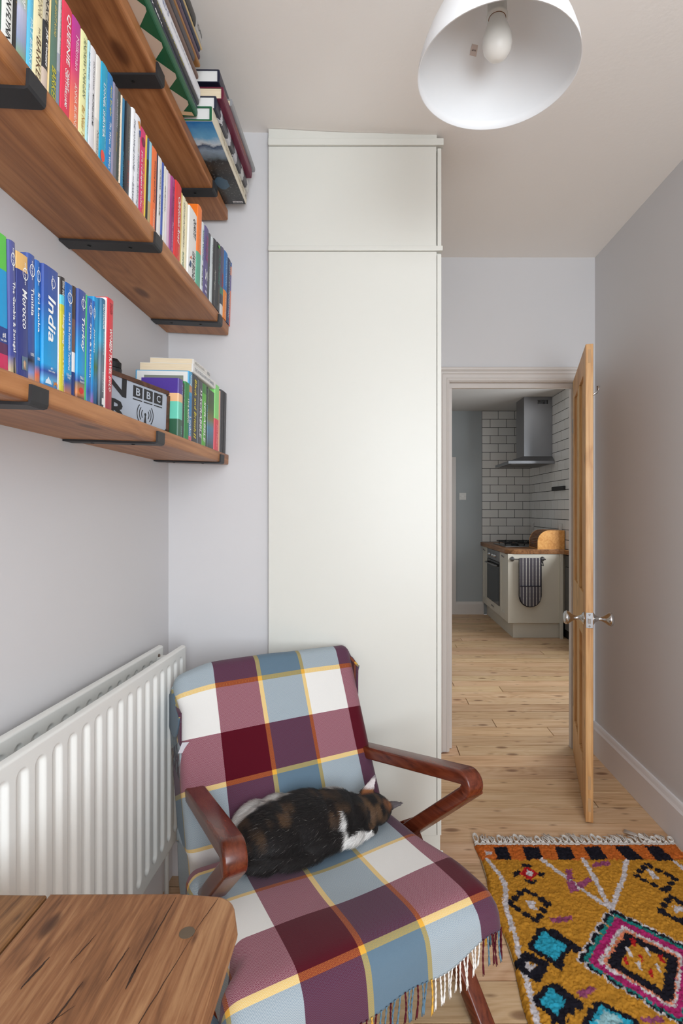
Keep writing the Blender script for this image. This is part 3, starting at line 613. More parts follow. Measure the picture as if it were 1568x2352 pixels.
# lower shelf guide books
LP = (38, 62, 138); CY = (22, 150, 206)
def lonely(zc=.88, w=.42): return [('lonely planet', zc+.055, zc-.055, 0, w*.55, WH, BI)]
def ring(zc=.88, r=.05): return [('ring', zc, 0, r, .34, WH)]
GB = lambda foot, top=LP, mid_=CY, f=.14: [(0, foot[0]), (f*.5, foot[1]), (f, (36, 60, 130)), (f+.1, mid_), (.55, mid_), (.8, top), (1, top)]
SAND = ((196, 150, 96), (120, 150, 196)); RED = ((190, 110, 60), (200, 84, 60))
low = [
 (-64, -30, .189, .015, (40, 66, 140), [], [], 3.0, 'blue travel guide lying furthest from the sign'),
 (-30, 18, .189, .015, [(0, (200, 40, 90)), (.12, (90, 40, 80)), (.2, (36, 60, 130)), (.32, CY), (.72, CY), (.74, (90, 190, 70)), (1, LP)], [('#1', .28, .24, .3, .16, WH, {'h': 1, 'bold': .01}), ('best seller', .235, .215, .28, .3, WH, {'h': 1})], [], 2.8, 'cyan and green travel guide'),
 (18, 37, .189, .013, [(0, (200, 180, 130)), (.14, (66, 74, 140)), (1, (84, 88, 146))], [('lonely planet', .95, .78, 0, .22, WH, BI), ('The Gambia & Senegal', .7, .17, .05, .5, WH, B_)], [('ring', .865, 0, .05, .34, WH), ('poly', .07, 0, .06, .2, (60, 56, 50), ((-.6, -1), (.8, -1), (.3, .2), (.4, 1), (-.4, .9)))], 2.6, 'indigo guide book lettered The Gambia & Senegal'),
 (37, 64, .181, .013, [(0, (52, 60, 124)), (.86, (222, 176, 108))], [('lonely planet', .94, .76, .2, .16, WH, BI), ('Morocco', .72, .4, .14, .4, WH, BI)], [('ring', .85, .2, .05, .24, WH), ('poly', .12, .1, .055, .25, (90, 110, 130), ((-1, -1), (1, -1), (1, 1), (-1, 1))), ('poly', .11, .1, .04, .12, (236, 196, 160), ((-1, -1), (1, -1), (1, .5), (0, 1), (-1, .5)))], 2.2, 'navy and tan guide book lettered Morocco'),
 (64, 79, .191, .014, [(0, (200, 150, 90)), (.07, (120, 140, 196)), (.16, (40, 40, 50)), (.24, (60, 80, 140)), (1, (66, 86, 150))], [('lonely planet', .95, .8, 0, .24, WH, BI), ('Tunisia', .74, .52, .1, .42, WH, B_), ('100%', .225, .2, 0, .5, WH, {'h': 1})], [('ring', .875, 0, .05, .36, WH)], 1.9, 'slate blue guide book lettered Tunisia'),
 (79, 91, .189, .014, [(0, (190, 130, 80)), (.07, (204, 96, 66)), (.15, (34, 110, 170)), (.3, (26, 146, 206)), (1, (48, 100, 176))], [('lonely planet', .95, .8, 0, .24, WH, BI), ('Sri Lanka', .74, .42, .1, .42, WH, B_), ('100%', .215, .19, 0, .5, WH, {'h': 1})], [('ring', .875, 0, .05, .38, WH)], 1.7, 'azure guide book lettered Sri Lanka'),
 (91, 131, .190, .010, [(0, (40, 110, 180)), (.05, (90, 170, 214)), (.125, (40, 70, 150)), (.185, (28, 150, 208)), (.4, (26, 140, 200)), (.7, (48, 84, 160)), (1, (56, 76, 146))], [('lonely planet', .94, .82, .1, .1, WH, BI), ('India', .76, .38, .05, .5, WH, BI), ('#1', .172, .152, .05, .14, WH, {'h': 1, 'bold': .01}), ('best seller', .146, .13, .08, .44, WH, {'h': 1})], [('ring', .88, .1, .042, .14, WH), ('poly', .055, -.2, .03, .22, (214, 226, 236), ((-1, -1), (1, -1), (.7, 0), (.3, .3), (0, 1), (-.3, .3), (-.7, 0))), ('poly', .035, .28, .032, .16, (190, 120, 60), ((-1, -1), (-.7, .2), (-1, .9), (-.3, .4), (.3, .9), (.9, .3), (.9, -1), (.4, -.1), (-.3, -.1)))], 1.4, 'thick blue guide book lettered India'),
 (131, 134, .186, .012, (240, 240, 240), [], [], 1.2, 'thin white booklet between two travel guides'),
 (134, 146, .190, .011, [(0, (200, 190, 56)), (.7, (190, 184, 50)), (.76, (90, 190, 210)), (.84, (50, 44, 44))], [('time out', .97, .84, 0, .6, (214, 214, 210), BI), ('Hong Kong', .68, .42, 0, .5, WH, BI), ('Macau & Guangzhou', .4, .06, .05, .36, (250, 246, 214), B_)], [], 1.1, 'lime yellow guide book lettered Hong Kong'),
 (146, 163, .187, .011, [(0, (190, 120, 60)), (.11, (28, 80, 150)), (.2, CY), (.6, (28, 116, 190)), (1, (30, 92, 170))], [('lonely planet', .95, .8, .05, .2, WH, BI), ('Israel & the Palestinian Territories', .74, .22, .05, .3, WH, B_), ('Pull-out', .19, .165, 0, .66, WH, {'h': 1}), ('map', .16, .135, 0, .36, WH, {'h': 1})], [('ring', .875, .05, .05, .34, WH)], 0.9, 'blue guide book lettered Israel & the Palestinian Territories'),
 (163, 171, .190, .012, [(0, (34, 54, 110)), (.22, (226, 222, 220)), (.4, (110, 80, 70)), (.7, (70, 56, 50))], [], [], 0.8, 'thin brown picture book'),
 (171, 193, .191, .009, [(0, (60, 50, 44)), (.05, (206, 120, 60)), (.14, (120, 106, 90)), (.16, (44, 66, 140)), (.24, (26, 150, 206)), (.45, (24, 140, 200)), (.7, (48, 80, 156)), (1, (60, 78, 146))], [('lonely planet', .95, .82, .1, .18, WH, BI), ('Turkey', .76, .44, .1, .46, WH, BI), ('No.1', .21, .18, .1, .46, WH, {'h': 1, 'bold': .012}), ('Bestseller', .17, .15, .1, .6, WH, {'h': 1})], [('ring', .885, .1, .045, .28, WH), ('disc', .075, -.05, .03, .26, (206, 40, 36))], 0.6, 'blue guide book lettered Turkey'),
 (193, 196, .190, .010, (70, 180, 110), [], [], 0.5, 'thin emerald booklet'),
 (196, 207, .188, .009, [(0, (70, 110, 160)), (.1, (40, 70, 150)), (.2, (24, 120, 190)), (1, (50, 84, 160))], [('lonely planet', .96, .82, 0, .24, WH, BI), ('Syria & Lebanon', .76, .24, .05, .5, WH, B_)], [('ring', .89, 0, .045, .38, WH)], 0.4, 'blue guide book lettered Syria & Lebanon'),
 (207, 214, .188, .009, [(0, (150, 90, 150)), (.12, (40, 110, 180)), (.3, (26, 150, 206)), (1, (40, 96, 170))], [('lonely planet', .95, .82, 0, .34, WH, BI), ('Jordan', .74, .5, .05, .55, WH, BI)], [('ring', .885, 0, .045, .42, WH)], 0.3, 'narrow blue guide book lettered Jordan'),
 (214, 222, .200, .012, [(0, (30, 70, 110)), (.2, (34, 120, 170)), (.35, (70, 110, 60)), (.55, (40, 160, 200)), (1, (24, 140, 196))], [], [], 0.2, 'aqua picture guide with trees on its back'),
 (222, 237, .205, .008, [(0, (44, 50, 58)), (.3, (110, 120, 130)), (.5, (84, 110, 124)), (.62, (60, 150, 180)), (1, (54, 104, 138))], [('OUTDOOR', .95, .72, -.1, .34, WH, BI), ('Swimming', .7, .48, .1, .3, (190, 216, 226)), ('LONDON', .32, .14, .1, .3, (220, 226, 230))], [('poly', .05, .05, .03, .24, (220, 220, 220), ((-1, -1), (1, -1), (1, 1), (-1, 1)))], 0.1, 'grey teal guide book lettered Outdoor Swimming London'),
 (237, 240, .212, .009, (236, 232, 228), [], [], 0.0, 'thin white booklet beside the red guide'),
 (240, 255, .216, .0085, [(0, (150, 52, 66)), (.22, (176, 56, 66)), (.28, (208, 48, 62)), (1, (214, 52, 62))], [('lonely', .96, .86, .18, .22, (110, 30, 40), B_), ('planet', .96, .86, -.1, .22, (110, 30, 40), B_), ('WOMEN TRAVEL SOLO', .73, .16, .05, .4, WH, BI)], [], 0.0, 'red guide book lettered Women Travel Solo'),
]
GR_L = 'travel guides standing on the lowest shelf'
prev = None
for r in low:
    x0, x1, h, off, cov, tx, mk, lean, desc = r
    sxw = XSF - off
    ya, yb = F*(-sxw)/(VX-x0), F*(-sxw)/(VX-x1)
    if prev is not None: ya = prev
    yb = max(yb, ya+0.003); prev = yb
    if isinstance(cov, list): cov = band_mat(cov, 'LINEAR' if ('guide' in desc and 'lime' not in desc and 'tan' not in desc and 'green' not in desc) else 'CONSTANT', h)
    book('lower', ya, yb, h, 0.128, SD-off, cov, desc + ' on the lowest shelf', tx, lean, False, mk, GR_L)
YS0 = prev
# books at the far end of the lower shelf
lowr = [
 (407, 417, .155, .010, [(0, (50, 96, 70)), (.3, (110, 206, 180)), (.6, (238, 188, 140)), (.74, (78, 54, 146))], [('Art Map', .93, .7, .25, .3, (190, 196, 240), IT), ('2024', .2, .05, .25, .24, (150, 200, 190))], [], .100, 'purple, peach and mint striped book'),
 (417, 421, .150, .010, (44, 46, 48), [('THE TIMES', .9, .5, 0, .4, (170, 170, 170))], [], .13, 'thin black book beside the striped one'),
 (421, 432, .158, .009, [(0, (20, 130, 56)), (1, (24, 140, 60))], [('1916 RISING', .72, .3, .25, .34, WH, B_)], [], .13, 'bright green book'),
 (432, 438, .196, .012, [(0, (220, 90, 130)), (.07, (40, 130, 190)), (.65, (50, 150, 200)), (.7, (190, 130, 90)), (.8, (60, 160, 206)), (1, (50, 140, 190))], [('Notting', .96, .8, 0, .5, WH, B_), ('London', .35, .06, 0, .5, WH, B_)], [], .15, 'thin blue book with a white picture cover'),
 (438, 451, .196, .012, (62, 62, 66), [('Black and British', .94, .16, .05, .4, (226, 206, 60), BI), ('II', .14, .06, .05, .4, (226, 206, 60), BI)], [], .14, 'charcoal book with yellow lettering'),
 (451, 462, .190, .010, (78, 78, 82), [('SCRABBLE', .74, .1, .1, .5, WH, BI), ('JJ', .88, .78, .1, .4, WH)], [], .135, 'grey word game book'),
 (462, 471, .190, .010, [(0, (96, 180, 60)), (.84, (60, 130, 50))], [('SCRABBLE', .72, .06, .05, .5, WH, BI)], [], .135, 'lime green word game book'),
 (471, 474, .188, .010, (36, 40, 44), [('PERSEPOLIS', .7, .3, 0, .6, (90, 170, 190))], [], .13, 'very thin black book'),
 (474, 489, .184, .009, [(0, (60, 76, 66)), (.12, (70, 100, 120)), (.35, (80, 130, 160)), (.5, (120, 120, 60)), (.7, (70, 90, 44)), (1, (60, 76, 50))], [], [], .135, 'green and blue landscape book'),
 (489, 500, .215, .007, [(0, (226, 70, 84)), (.48, (140, 220, 120))], [('Jess Phillips', .4, .06, .1, .3, (250, 190, 190), IT)], [], .14, 'green and coral two tone book'),
 (500, 503, .205, .008, (238, 180, 150), [], [], .13, 'thin salmon book'),
 (503, 517, .212, .006, (36, 34, 36), [], [('poly', .5, 0, .5, .04, (18, 18, 18), ((-1, -1), (1, -1), (1, 1), (-1, 1)))], .15, 'black bound book at the wall end'),
]
prev = None
GR_R = 'books standing beyond the sign on the lowest shelf'
yfirst = None
for r in lowr:
    x0, x1, h, off, cov, tx, mk, dep, desc = r
    sxw = XSF - off
    ya, yb = F*(-sxw)/(VX-x0), F*(-sxw)/(VX-x1)
    if prev is not None: ya = prev
    else: yfirst = ya
    yb = max(yb, ya+0.003); prev = yb
    if isinstance(cov, list): cov = band_mat(cov, 'LINEAR' if 'landscape' in desc else 'CONSTANT', h)
    book('lower', ya, yb, h, dep, SD-off, cov, desc + ' on the lowest shelf', tx, 0.0, False, mk, GR_R, face=[(.02, .98, .02, .99, (226, 226, 222)), (.10, .84, .10, .93, (128, 134, 122))] if 'picture cover' in desc else [(.12, .98, .1, .9, (60, 70, 50))] if 'landscape' in desc else ())
# large white framed picture book standing behind the row front
def flat_book(Fm, x0, x1, y0, y1, z, t, mat, label, texts=(), group=None, hard=False, rz=0.0, under=None, page=None):
    """book lying flat: spine faces out (+x)"""
    d, L = x1-x0, y1-y0
    base = Fm @ Matrix.Translation((x1, (y0+y1)/2, z)) @ Matrix.Rotation(math.radians(rz), 4, 'Z')
    e = empty('book', mat=base); tag(e, label, 'book', group)
    bd = 0.0024 if hard else 0.0009; bulge = 0.002 if hard else 0.001
    R = Matrix(((1, 0, 0, 0), (0, 0, 1, 0), (0, -1, 0, t/2), (0, 0, 0, 1)))   # book z -> +y, book y -> -z
    m = mat if not isinstance(mat, tuple) else plain(mat, 0.4, 0, 0.45)
    c = obj('cover', cover_mesh(d, t, L, min(bd, t*.2), bulge), m, e); c.matrix_local = R @ Matrix.Translation((0, 0, -L/2))
    ins = 0.003 if hard else 0.0006
    pmesh = bmesh.new(); bm_box(pmesh, -d+ins, -min(0.003, t*0.3)-bd-0.0002, -t/2+bd*1.05, t/2-bd*1.05, -L/2+ins, L/2-ins)
    p = obj('pages', pmesh, page or M_PAGE, e); p.matrix_local = R
    for s, a, b, zc_, hf, col, *kw in texts:
        kw = kw[0] if kw else {}
        me = text_mesh(s, (b-a)*L, t*hf, col, 'spine_lettering', bold=kw.get('bold', 0), shear=kw.get('shear', 0))
        o = obj('spine_lettering', me, None, e)
        o.matrix_local = Matrix.Translation((bulge+0.0004, ((a+b)/2-.5)*L, t*(.5+zc_))) @ Matrix(((0, 0, 1, 0), (1, 0, 0, 0), (0, 1, 0, 0), (0, 0, 0, 1)))
    if under is not None: under(e, d, L)
    return e
GR_F = 'paperbacks lying flat on the standing books'
yl = F*0.517/(VX-437)
flat_book(FL, SD-.012-.150, SD-.010, yl-.008, yl+.215, .1972, .024, (228, 226, 222), 'white paperback lying flat, under the shorter one, at the end of the lowest shelf',
          [('THE VOYAGE HOME  PAT BARKER', .06, .9, 0, .42, (110, 116, 130))], GR_F)
flat_book(FL, SD-.012-.126, SD-.012, yl+.002, yl+.160, .2212, .017, (224, 220, 214), 'shorter white paperback lying on top of another at the end of the lowest shelf',
          [('REVOLUTION', .08, .6, 0, .42, (150, 146, 140)), ('BERG', .8, .97, 0, .5, (120, 130, 140))], GR_F)

# lit-style sign box: ON AIR
ax, ay = -0.537, 1.420      # far end (right in the photo) on the shelf
dirv = Vector((-0.052, -0.228, 0)).normalized()
sg_ang = math.atan2(-dirv.y, -dirv.x)          # local x runs from hidden end to far end
SL, SH, ST = 0.360, 0.116, 0.034
base = FL @ Matrix.Translation((ax - XL, ay, 0.0004)) @ Matrix.Rotation(sg_ang, 4, 'Z')
sg = empty('on_air_sign', mat=base); tag(sg, 'walnut framed white sign with black ON AIR lettering on the lowest shelf', 'sign')
# local: x in [-SL,0], front face at -y (towards the room), z up
fr = 0.011
bm = prism_bm([(-SL, 0), (0, 0), (0, SH-.014), (-.004, SH-.005), (-.014, SH), (-SL+.014, SH), (-SL+.004, SH-.005), (-SL, SH-.014)], 0.003, ST, 'Y')
obj('sign_case', bm, M_WALNUT, sg)
for nm, x, z in (('frame_edge', (-SL, 0), (0, fr)), ('frame_edge', (-SL+.004, -.004), (SH-fr, SH)), ('frame_edge', (-SL, -SL+fr), (fr, SH-fr)), ('frame_edge', (-fr, 0), (fr, SH-.012))):
    box(nm, x, (-0.003, 0.004), z, M_WALNUT, sg, 0.001)
box('sign_face', (-SL+fr, -fr), (0.0, 0.004), (fr, SH-fr), plain((172, 180, 192), 0.3), sg)
def sign_text(s, x0, x1, z0, z1, bold=0.03, col=(34, 34, 38)):
    o = obj('sign_lettering', text_mesh(s, x1-x0, z1-z0, col, 'sign_lettering', bold=bold), None, sg)
    o.matrix_local = Matrix.Translation(((x0+x1)/2, -0.0006, (z0+z1)/2)) @ Matrix(((1, 0, 0, 0), (0, 0, -1, 0), (0, 1, 0, 0), (0, 0, 0, 1)))
    return o
sign_text('ON', -.338, -.170, .062, .106); sign_text('AIR', -.326, -.166, .010, .054)
for i, ch in enumerate('BBC'):
    xa = -.146 + i*.0405
    box('logo_block', (xa, xa+.034), (-0.0008, 0), (.0725, .0995), plain((40, 40, 44), 0.4), sg)
    o = sign_text(ch, xa+.009, xa+.025, .077, .095, 0.02, (176, 184, 194)); o.location.y -= 0.0008
    box('logo_rule', (xa, xa+.034), (-0.0008, 0), (.0655, .068), plain((40, 40, 44), 0.4), sg)
bm = bmesh.new()
cx0, cz0 = -.098, .037
for sd in (-1, 1):
    for rr in (.013, .0215, .030):
        n = 9; A = []; Bv = []
        for k in range(n):
            a = (-.75+1.5*k/(n-1)); 
            A.append(bm.verts.new((cx0+sd*rr*math.cos(a), -0.0006, cz0+rr*math.sin(a)*.95))); Bv.append(bm.verts.new((cx0+sd*(rr+.0028)*math.cos(a), -0.0006, cz0+(rr+.0028)*math.sin(a)*.95)))
        for k in range(n-1): bm.faces.new((A[k], A[k+1], Bv[k+1], Bv[k]))
bm.faces.new([bm.verts.new((cx0+a, -0.0006, b)) for a, b in ((-.006, .008), (.006, .008), (.0018, cz0-.002), (-.0018, cz0-.002))])
bm.faces.new([bm.verts.new((cx0+.004*math.cos(2*PI*k/12), -0.0006, cz0+.004*math.sin(2*PI*k/12))) for k in range(12)])
obj('broadcast_symbol', bm, plain((40, 40, 44), 0.4), sg)
for sx_, sz_ in ((-.011, SH-.013), (-.011, .012), (-SL+.012, SH-.013), (-SL+.012, .012)):
    obj('corner_screw', lathe_bm([(.0028, 0.0), (.0028, -.0015), (.001, -.002)], 12, 'Y', off=(sx_, 0, sz_)), plain((24, 24, 24), .4), sg)
# small black camera-like knob behind the sign
kn = empty('black_lens', mat=FL @ Matrix.Translation((.044, 1.405, 0))); tag(kn, 'small black lens standing behind the sign', 'lens')
obj('barrel', lathe_bm([(.026, 0), (.026, .150), (.023, .155), (.023, .168)], 24), plain((38, 38, 40), .5), kn, False)
obj('grip_ring', lathe_bm([(.019, .168), (.0215, .170), (.0215, .184), (.017, .188), (.012, .194), (0, .196)], 24), plain((28, 28, 30), .6), kn, False)

M_PAGEW = plain((226, 224, 220), .8)
# top shelf stacks
GR_T = 'large books lying flat on the top shelf'
def over(x): return x - XL
def tri_under(e, d, L):
    tri = bmesh.new()
    for k in range(8):
        a = L/2 - 0.053 - k*0.087
        tri.faces.new([tri.verts.new(p) for p in ((-0.09, a-0.043, -0.0005), (-0.09, a+0.041, -0.0005), (-0.036, a+0.040, -0.0005), (-0.008, a+random.uniform(.004, .010), -0.0005), (-0.006, a-0.004, -0.0005), (-0.036, a-0.042, -0.0005))])
    obj('cover_print', tri, plain((202, 182, 164), .7), e)
    lb = bmesh.new(); lb.faces.new([lb.verts.new(p) for p in ((-0.04, L/2-0.022, -0.0009), (-0.008, L/2-0.018, -0.0009), (-0.006, L/2-0.004, -0.0009), (-0.04, L/2-0.008, -0.0009))])
    obj('price_label', lb, plain((214, 184, 146), .7), e)
z = 0.0005
st1 = [  # y0,y1, spine X, thickness, cover, texts, label
 (.62, 1.452, -.470, .024, (18, 88, 56), [], 'dark green book with cream triangles, bottom of the long top shelf stack', True),
 (.74, 1.455, -.471, .012, (38, 46, 66), [('ULLY BELL', .52, .66, 0, .5, WH, BI)], 'thin navy book resting on the green one', False),
 (.80, 1.458, -.468, .018, (58, 58, 62), [('NATURE', .35, .55, 0, .4, (200, 200, 200)), ('THE WORLD AT TABLE', .56, .82, 0, .4, (190, 180, 70))], 'dark grey book with yellow and silver lettering', True),
 (.86, 1.462, -.466, .034, (226, 226, 230), [('ARCTIC SOUNDS', .3, .62, .05, .36, (120, 130, 170), IT), ('gestalten', .64, .86, 0, .24, (170, 176, 190))], 'thick white book with pale blue lettering in the top shelf stack', True),
 (.90, 1.435, -.462, .014, (112, 88, 78), [], 'thin brown book above the white one', False),
 (.90, 1.395, -.460, .022, (70, 66, 70), [('SEBASTIAO', .3, .6, 0, .4, (190, 190, 190), B_)], 'charcoal book with grey lettering high in the stack', True),
 (.92, 1.440, -.459, .012, (152, 106, 60), [], 'tan spined book high in the stack', False),
 (.94, 1.430, -.457, .016, (84, 66, 80), [('LONDON', .3, .7, 0, .4, (150, 140, 150))], 'dusky purple book high in the stack', True),
 (.96, 1.425, -.455, .018, (30, 36, 60), [], 'midnight blue book high in the stack', True),
 (.98, 1.440, -.454, .008, (196, 168, 120), [], 'thin straw coloured book near the ceiling', False),
]
for y0_, y1_, X, th, cov, tx, lab, hd in st1:
    flat_book(FT, over(X)-.24, over(X), y0_, y1_, z, th-.0006, cov, lab if 'top shelf' in lab else lab + ' on the top shelf', tx, GR_T, hd, under=tri_under if 'triangles' in lab else None); z += th
flat_book(FT, over(-.452)-.22, over(-.452), .98, 1.432, z, .032, band_mat([(0, (36, 38, 38)), (.88, (170, 168, 166))], 'CONSTANT', .452), 'black book with a pale band at its end, topmost on the long top shelf stack', [('ON', .91, .985, 0, .4, BK)], GR_T, True)
# second stack by the wall
def mount_under(e, d, L):
    t = NT('jacket_photograph'); tc = t.n('ShaderNodeTexCoord'); sp = t.n('ShaderNodeSeparateXYZ'); t.l(tc.outputs['Object'], sp.inputs[0])
    n = t.n('ShaderNodeTexNoise', i_Scale=22.0, i_Detail=6.0, i_Roughness=.65); t.l(tc.outputs['Object'], n.inputs['Vector'])
    v = t.math('ADD', t.math('DIVIDE', t.math('ADD', sp.outputs['Y'], L/2), L), t.math('MULTIPLY', t.math('SUBTRACT', n.outputs['Fac'], .5), .16))
    c = t.ramp(v, [(0, rgba((30, 120, 190))), (.16, rgba((110, 180, 224))), (.22, rgba((214, 226, 236))), (.25, rgba((60, 80, 110))), (.30, rgba((150, 170, 190))), (.38, rgba((110, 126, 136))), (.42, rgba((44, 42, 42))), (.5, rgba((60, 52, 44))), (.62, rgba((30, 30, 30))), (.8, rgba((58, 60, 56))), (1, rgba((34, 34, 34)))])
    n2 = t.n('ShaderNodeTexNoise', i_Scale=130.0, i_Detail=5.0); t.l(tc.outputs['Object'], n2.inputs['Vector'])
    snow = t.math('MULTIPLY', t.math('GREATER_THAN', n2.outputs['Fac'], .62), t.math('GREATER_THAN', v, .4))
    t.base(t.mix(t.math('MULTIPLY', snow, .14), c, rgba((214, 214, 210))), .3)
    bm = bmesh.new(); bm.faces.new([bm.verts.new(p) for p in ((-d+.002, -L/2+.001, -.0004), (-.001, -L/2+.001, -.0004), (-.001, L/2-.001, -.0004), (-d+.002, L/2-.001, -.0004))])
    obj('jacket_photo', bm, t.m, e)
    ce_ = obj('case_edge', cover_mesh(d-.002, .0388, .003, .0034, .0), plain((26, 96, 60), .5), e); ce_.matrix_local = Matrix(((1, 0, 0, -.001), (0, 0, 1, 0), (0, -1, 0, .02), (0, 0, 0, 1))) @ Matrix.Translation((0, 0, -L/2-.0015))
    bm = bmesh.new(); bm.faces.new([bm.verts.new(p) for p in ((-.042, L/2-.020, -.0008), (-.008, L/2-.020, -.0008), (-.008, L/2-.008, -.0008), (-.042, L/2-.008, -.0008))])
    obj('barcode_label', bm, plain((232, 232, 232), .5), e)
    bm = bmesh.new(); x = -.040
    while x < -.011:
        wv = random.choice((.0006, .001, .0014)); bm.faces.new([bm.verts.new(p) for p in ((x, L/2-.018, -.0011), (x+wv, L/2-.018, -.0011), (x+wv, L/2-.010, -.0011), (x, L/2-.010, -.0011))]); x += wv+random.choice((.0007, .001))
    obj('barcode', bm, plain((20, 20, 20), .5), e)
    lk = bmesh.new(); lk.faces.new([lk.verts.new((-.052+.022*math.cos(2*PI*k/14)*(1+.2*math.sin(k*2)), L*.20+.034*math.sin(2*PI*k/14), -.0007)) for k in range(14)])
    obj('lake_print', lk, plain((70, 100, 120), .3), e)
z = 0.0005
flat_book(FT, over(-.433)-.275, over(-.433), 1.468, 1.868, z, .040, (222, 212, 190), 'large book with a mountain photograph underneath, bottom of the stack by the wall', [('THE EARTH FROM THE AIR', .2, .9, 0, .4, (190, 176, 150)), ('365', .93, .985, 0, .4, (110, 100, 90))], GR_T, True, under=mount_under, page=M_PAGEW)
flat_book(FT, over(-.426)-.26, over(-.426), 1.478, 1.872, z+.0405, .036, band_mat([(0, (40, 44, 60)), (.1, (200, 200, 206)), (.16, (70, 70, 78)), (.3, (190, 190, 196)), (.38, (60, 60, 66)), (.5, (180, 180, 186)), (.58, (70, 70, 76)), (.72, (190, 188, 186)), (.8, (80, 78, 80)), (.92, (196, 194, 190))], 'CONSTANT', .394, (60, .1)), 'black and white patterned book in the stack by the wall', [], GR_T, True, page=M_PAGEW)
flat_book(FT, over(-.410)-.27, over(-.410), 1.490, 1.846, z+.077, .034, (104, 26, 52), 'burgundy bound book in the stack by the wall', [('TREASURES OF THE WORLD', .35, .72, 0, .3, (190, 130, 90))], GR_T, True)
flat_book(FT, over(-.404)-.26, over(-.404), 1.56, 1.868, z+.1115, .020, (150, 150, 152), 'grey book on top of the burgundy one by the wall', [], GR_T, True)
flat_book(FT, over(-.424)-.24, over(-.424), 1.500, 1.70, z+.132, .036, (32, 34, 54), 'dark navy bound book, topmost by the wall', [], GR_T, True, page=M_PAGEW)

# ------------------------------------------------------------------ old plank table
TZ = 0.750
tb = empty('plank_table', (-0.45, 0.2, 0)); tag(tb, 'old worn plank table with cracked brown boards beside the armchair', 'table')
def plank(x0, x1, round_right=False, yb=0.776, wob=0.0):
    ya = -0.50; th = 0.034; poly = [(x0, ya), (x1, ya)]
    if round_right:
        for k in range(0, 9):
            a = k/8*PI/2; r = 0.040; poly.append((x1-r+r*math.cos(a), yb-0.020-r*.6+r*.9*math.sin(a)+0.004))
        poly.append((x1-.09, yb+.001))
    else: poly.append((x1, yb-.002))
    poly.append((x0, yb))
    bm = prism_bm([(px+.45, py-.2) for px, py in poly], TZ-th, TZ)
    es = [e for e in bm.edges if all(v.co.z > TZ-1e-4 for v in e.verts)]
    bmesh.ops.bevel(bm, geom=es, offset=0.004, segments=2, affect='EDGES', profile=0.5)
    for v in bm.verts:
        if v.co.z < TZ-.02 and v.co.x > .25: v.co.x += .004
    return obj('tabletop_plank', bm, M_TABLE, tb)
plank(-0.602, -0.4675); pl = plank(-0.4635, -0.187, True)
# cracks, a plug and dents of the worn boards
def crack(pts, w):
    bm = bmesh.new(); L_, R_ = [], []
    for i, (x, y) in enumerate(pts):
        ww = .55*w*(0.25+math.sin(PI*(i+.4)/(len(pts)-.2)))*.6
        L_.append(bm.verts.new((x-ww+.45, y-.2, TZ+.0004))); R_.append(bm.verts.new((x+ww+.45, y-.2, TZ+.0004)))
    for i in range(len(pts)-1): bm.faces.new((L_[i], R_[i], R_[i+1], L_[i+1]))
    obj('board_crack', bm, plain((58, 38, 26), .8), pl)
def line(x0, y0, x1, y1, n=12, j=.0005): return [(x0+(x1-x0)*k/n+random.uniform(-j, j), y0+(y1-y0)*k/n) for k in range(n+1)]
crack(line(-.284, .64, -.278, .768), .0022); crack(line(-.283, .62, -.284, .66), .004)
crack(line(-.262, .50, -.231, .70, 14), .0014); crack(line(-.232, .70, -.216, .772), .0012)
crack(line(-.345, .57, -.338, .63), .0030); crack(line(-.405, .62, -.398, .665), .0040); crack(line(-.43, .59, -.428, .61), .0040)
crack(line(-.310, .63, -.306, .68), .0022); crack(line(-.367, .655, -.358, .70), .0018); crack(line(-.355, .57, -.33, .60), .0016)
obj('wood_plug', lathe_bm([(.0100, TZ+.0002), (.0100, TZ+.0007), (0, TZ+.0009)], 24, off=(-.2405+.45, .703-.2, 0), cap=False), plain((96, 82, 66), .7), pl)
for ax_, ay_ in (((-.14, .235), (-.66, -.63)), ((-.14, .235), (.50, .53)), ((-.14, -.11), (-.63, .50)), ((.195, .225), (-.63, .50))): box('apron', ax_, ay_, (TZ-.11, TZ-.034), M_TABLE, tb, .002)
for lx in (-.138, .17):
    for ly in (-.66, .475): box('leg', (lx, lx+.055), (ly, ly+.055), (0, TZ-.034), M_TABLE, tb, .004)

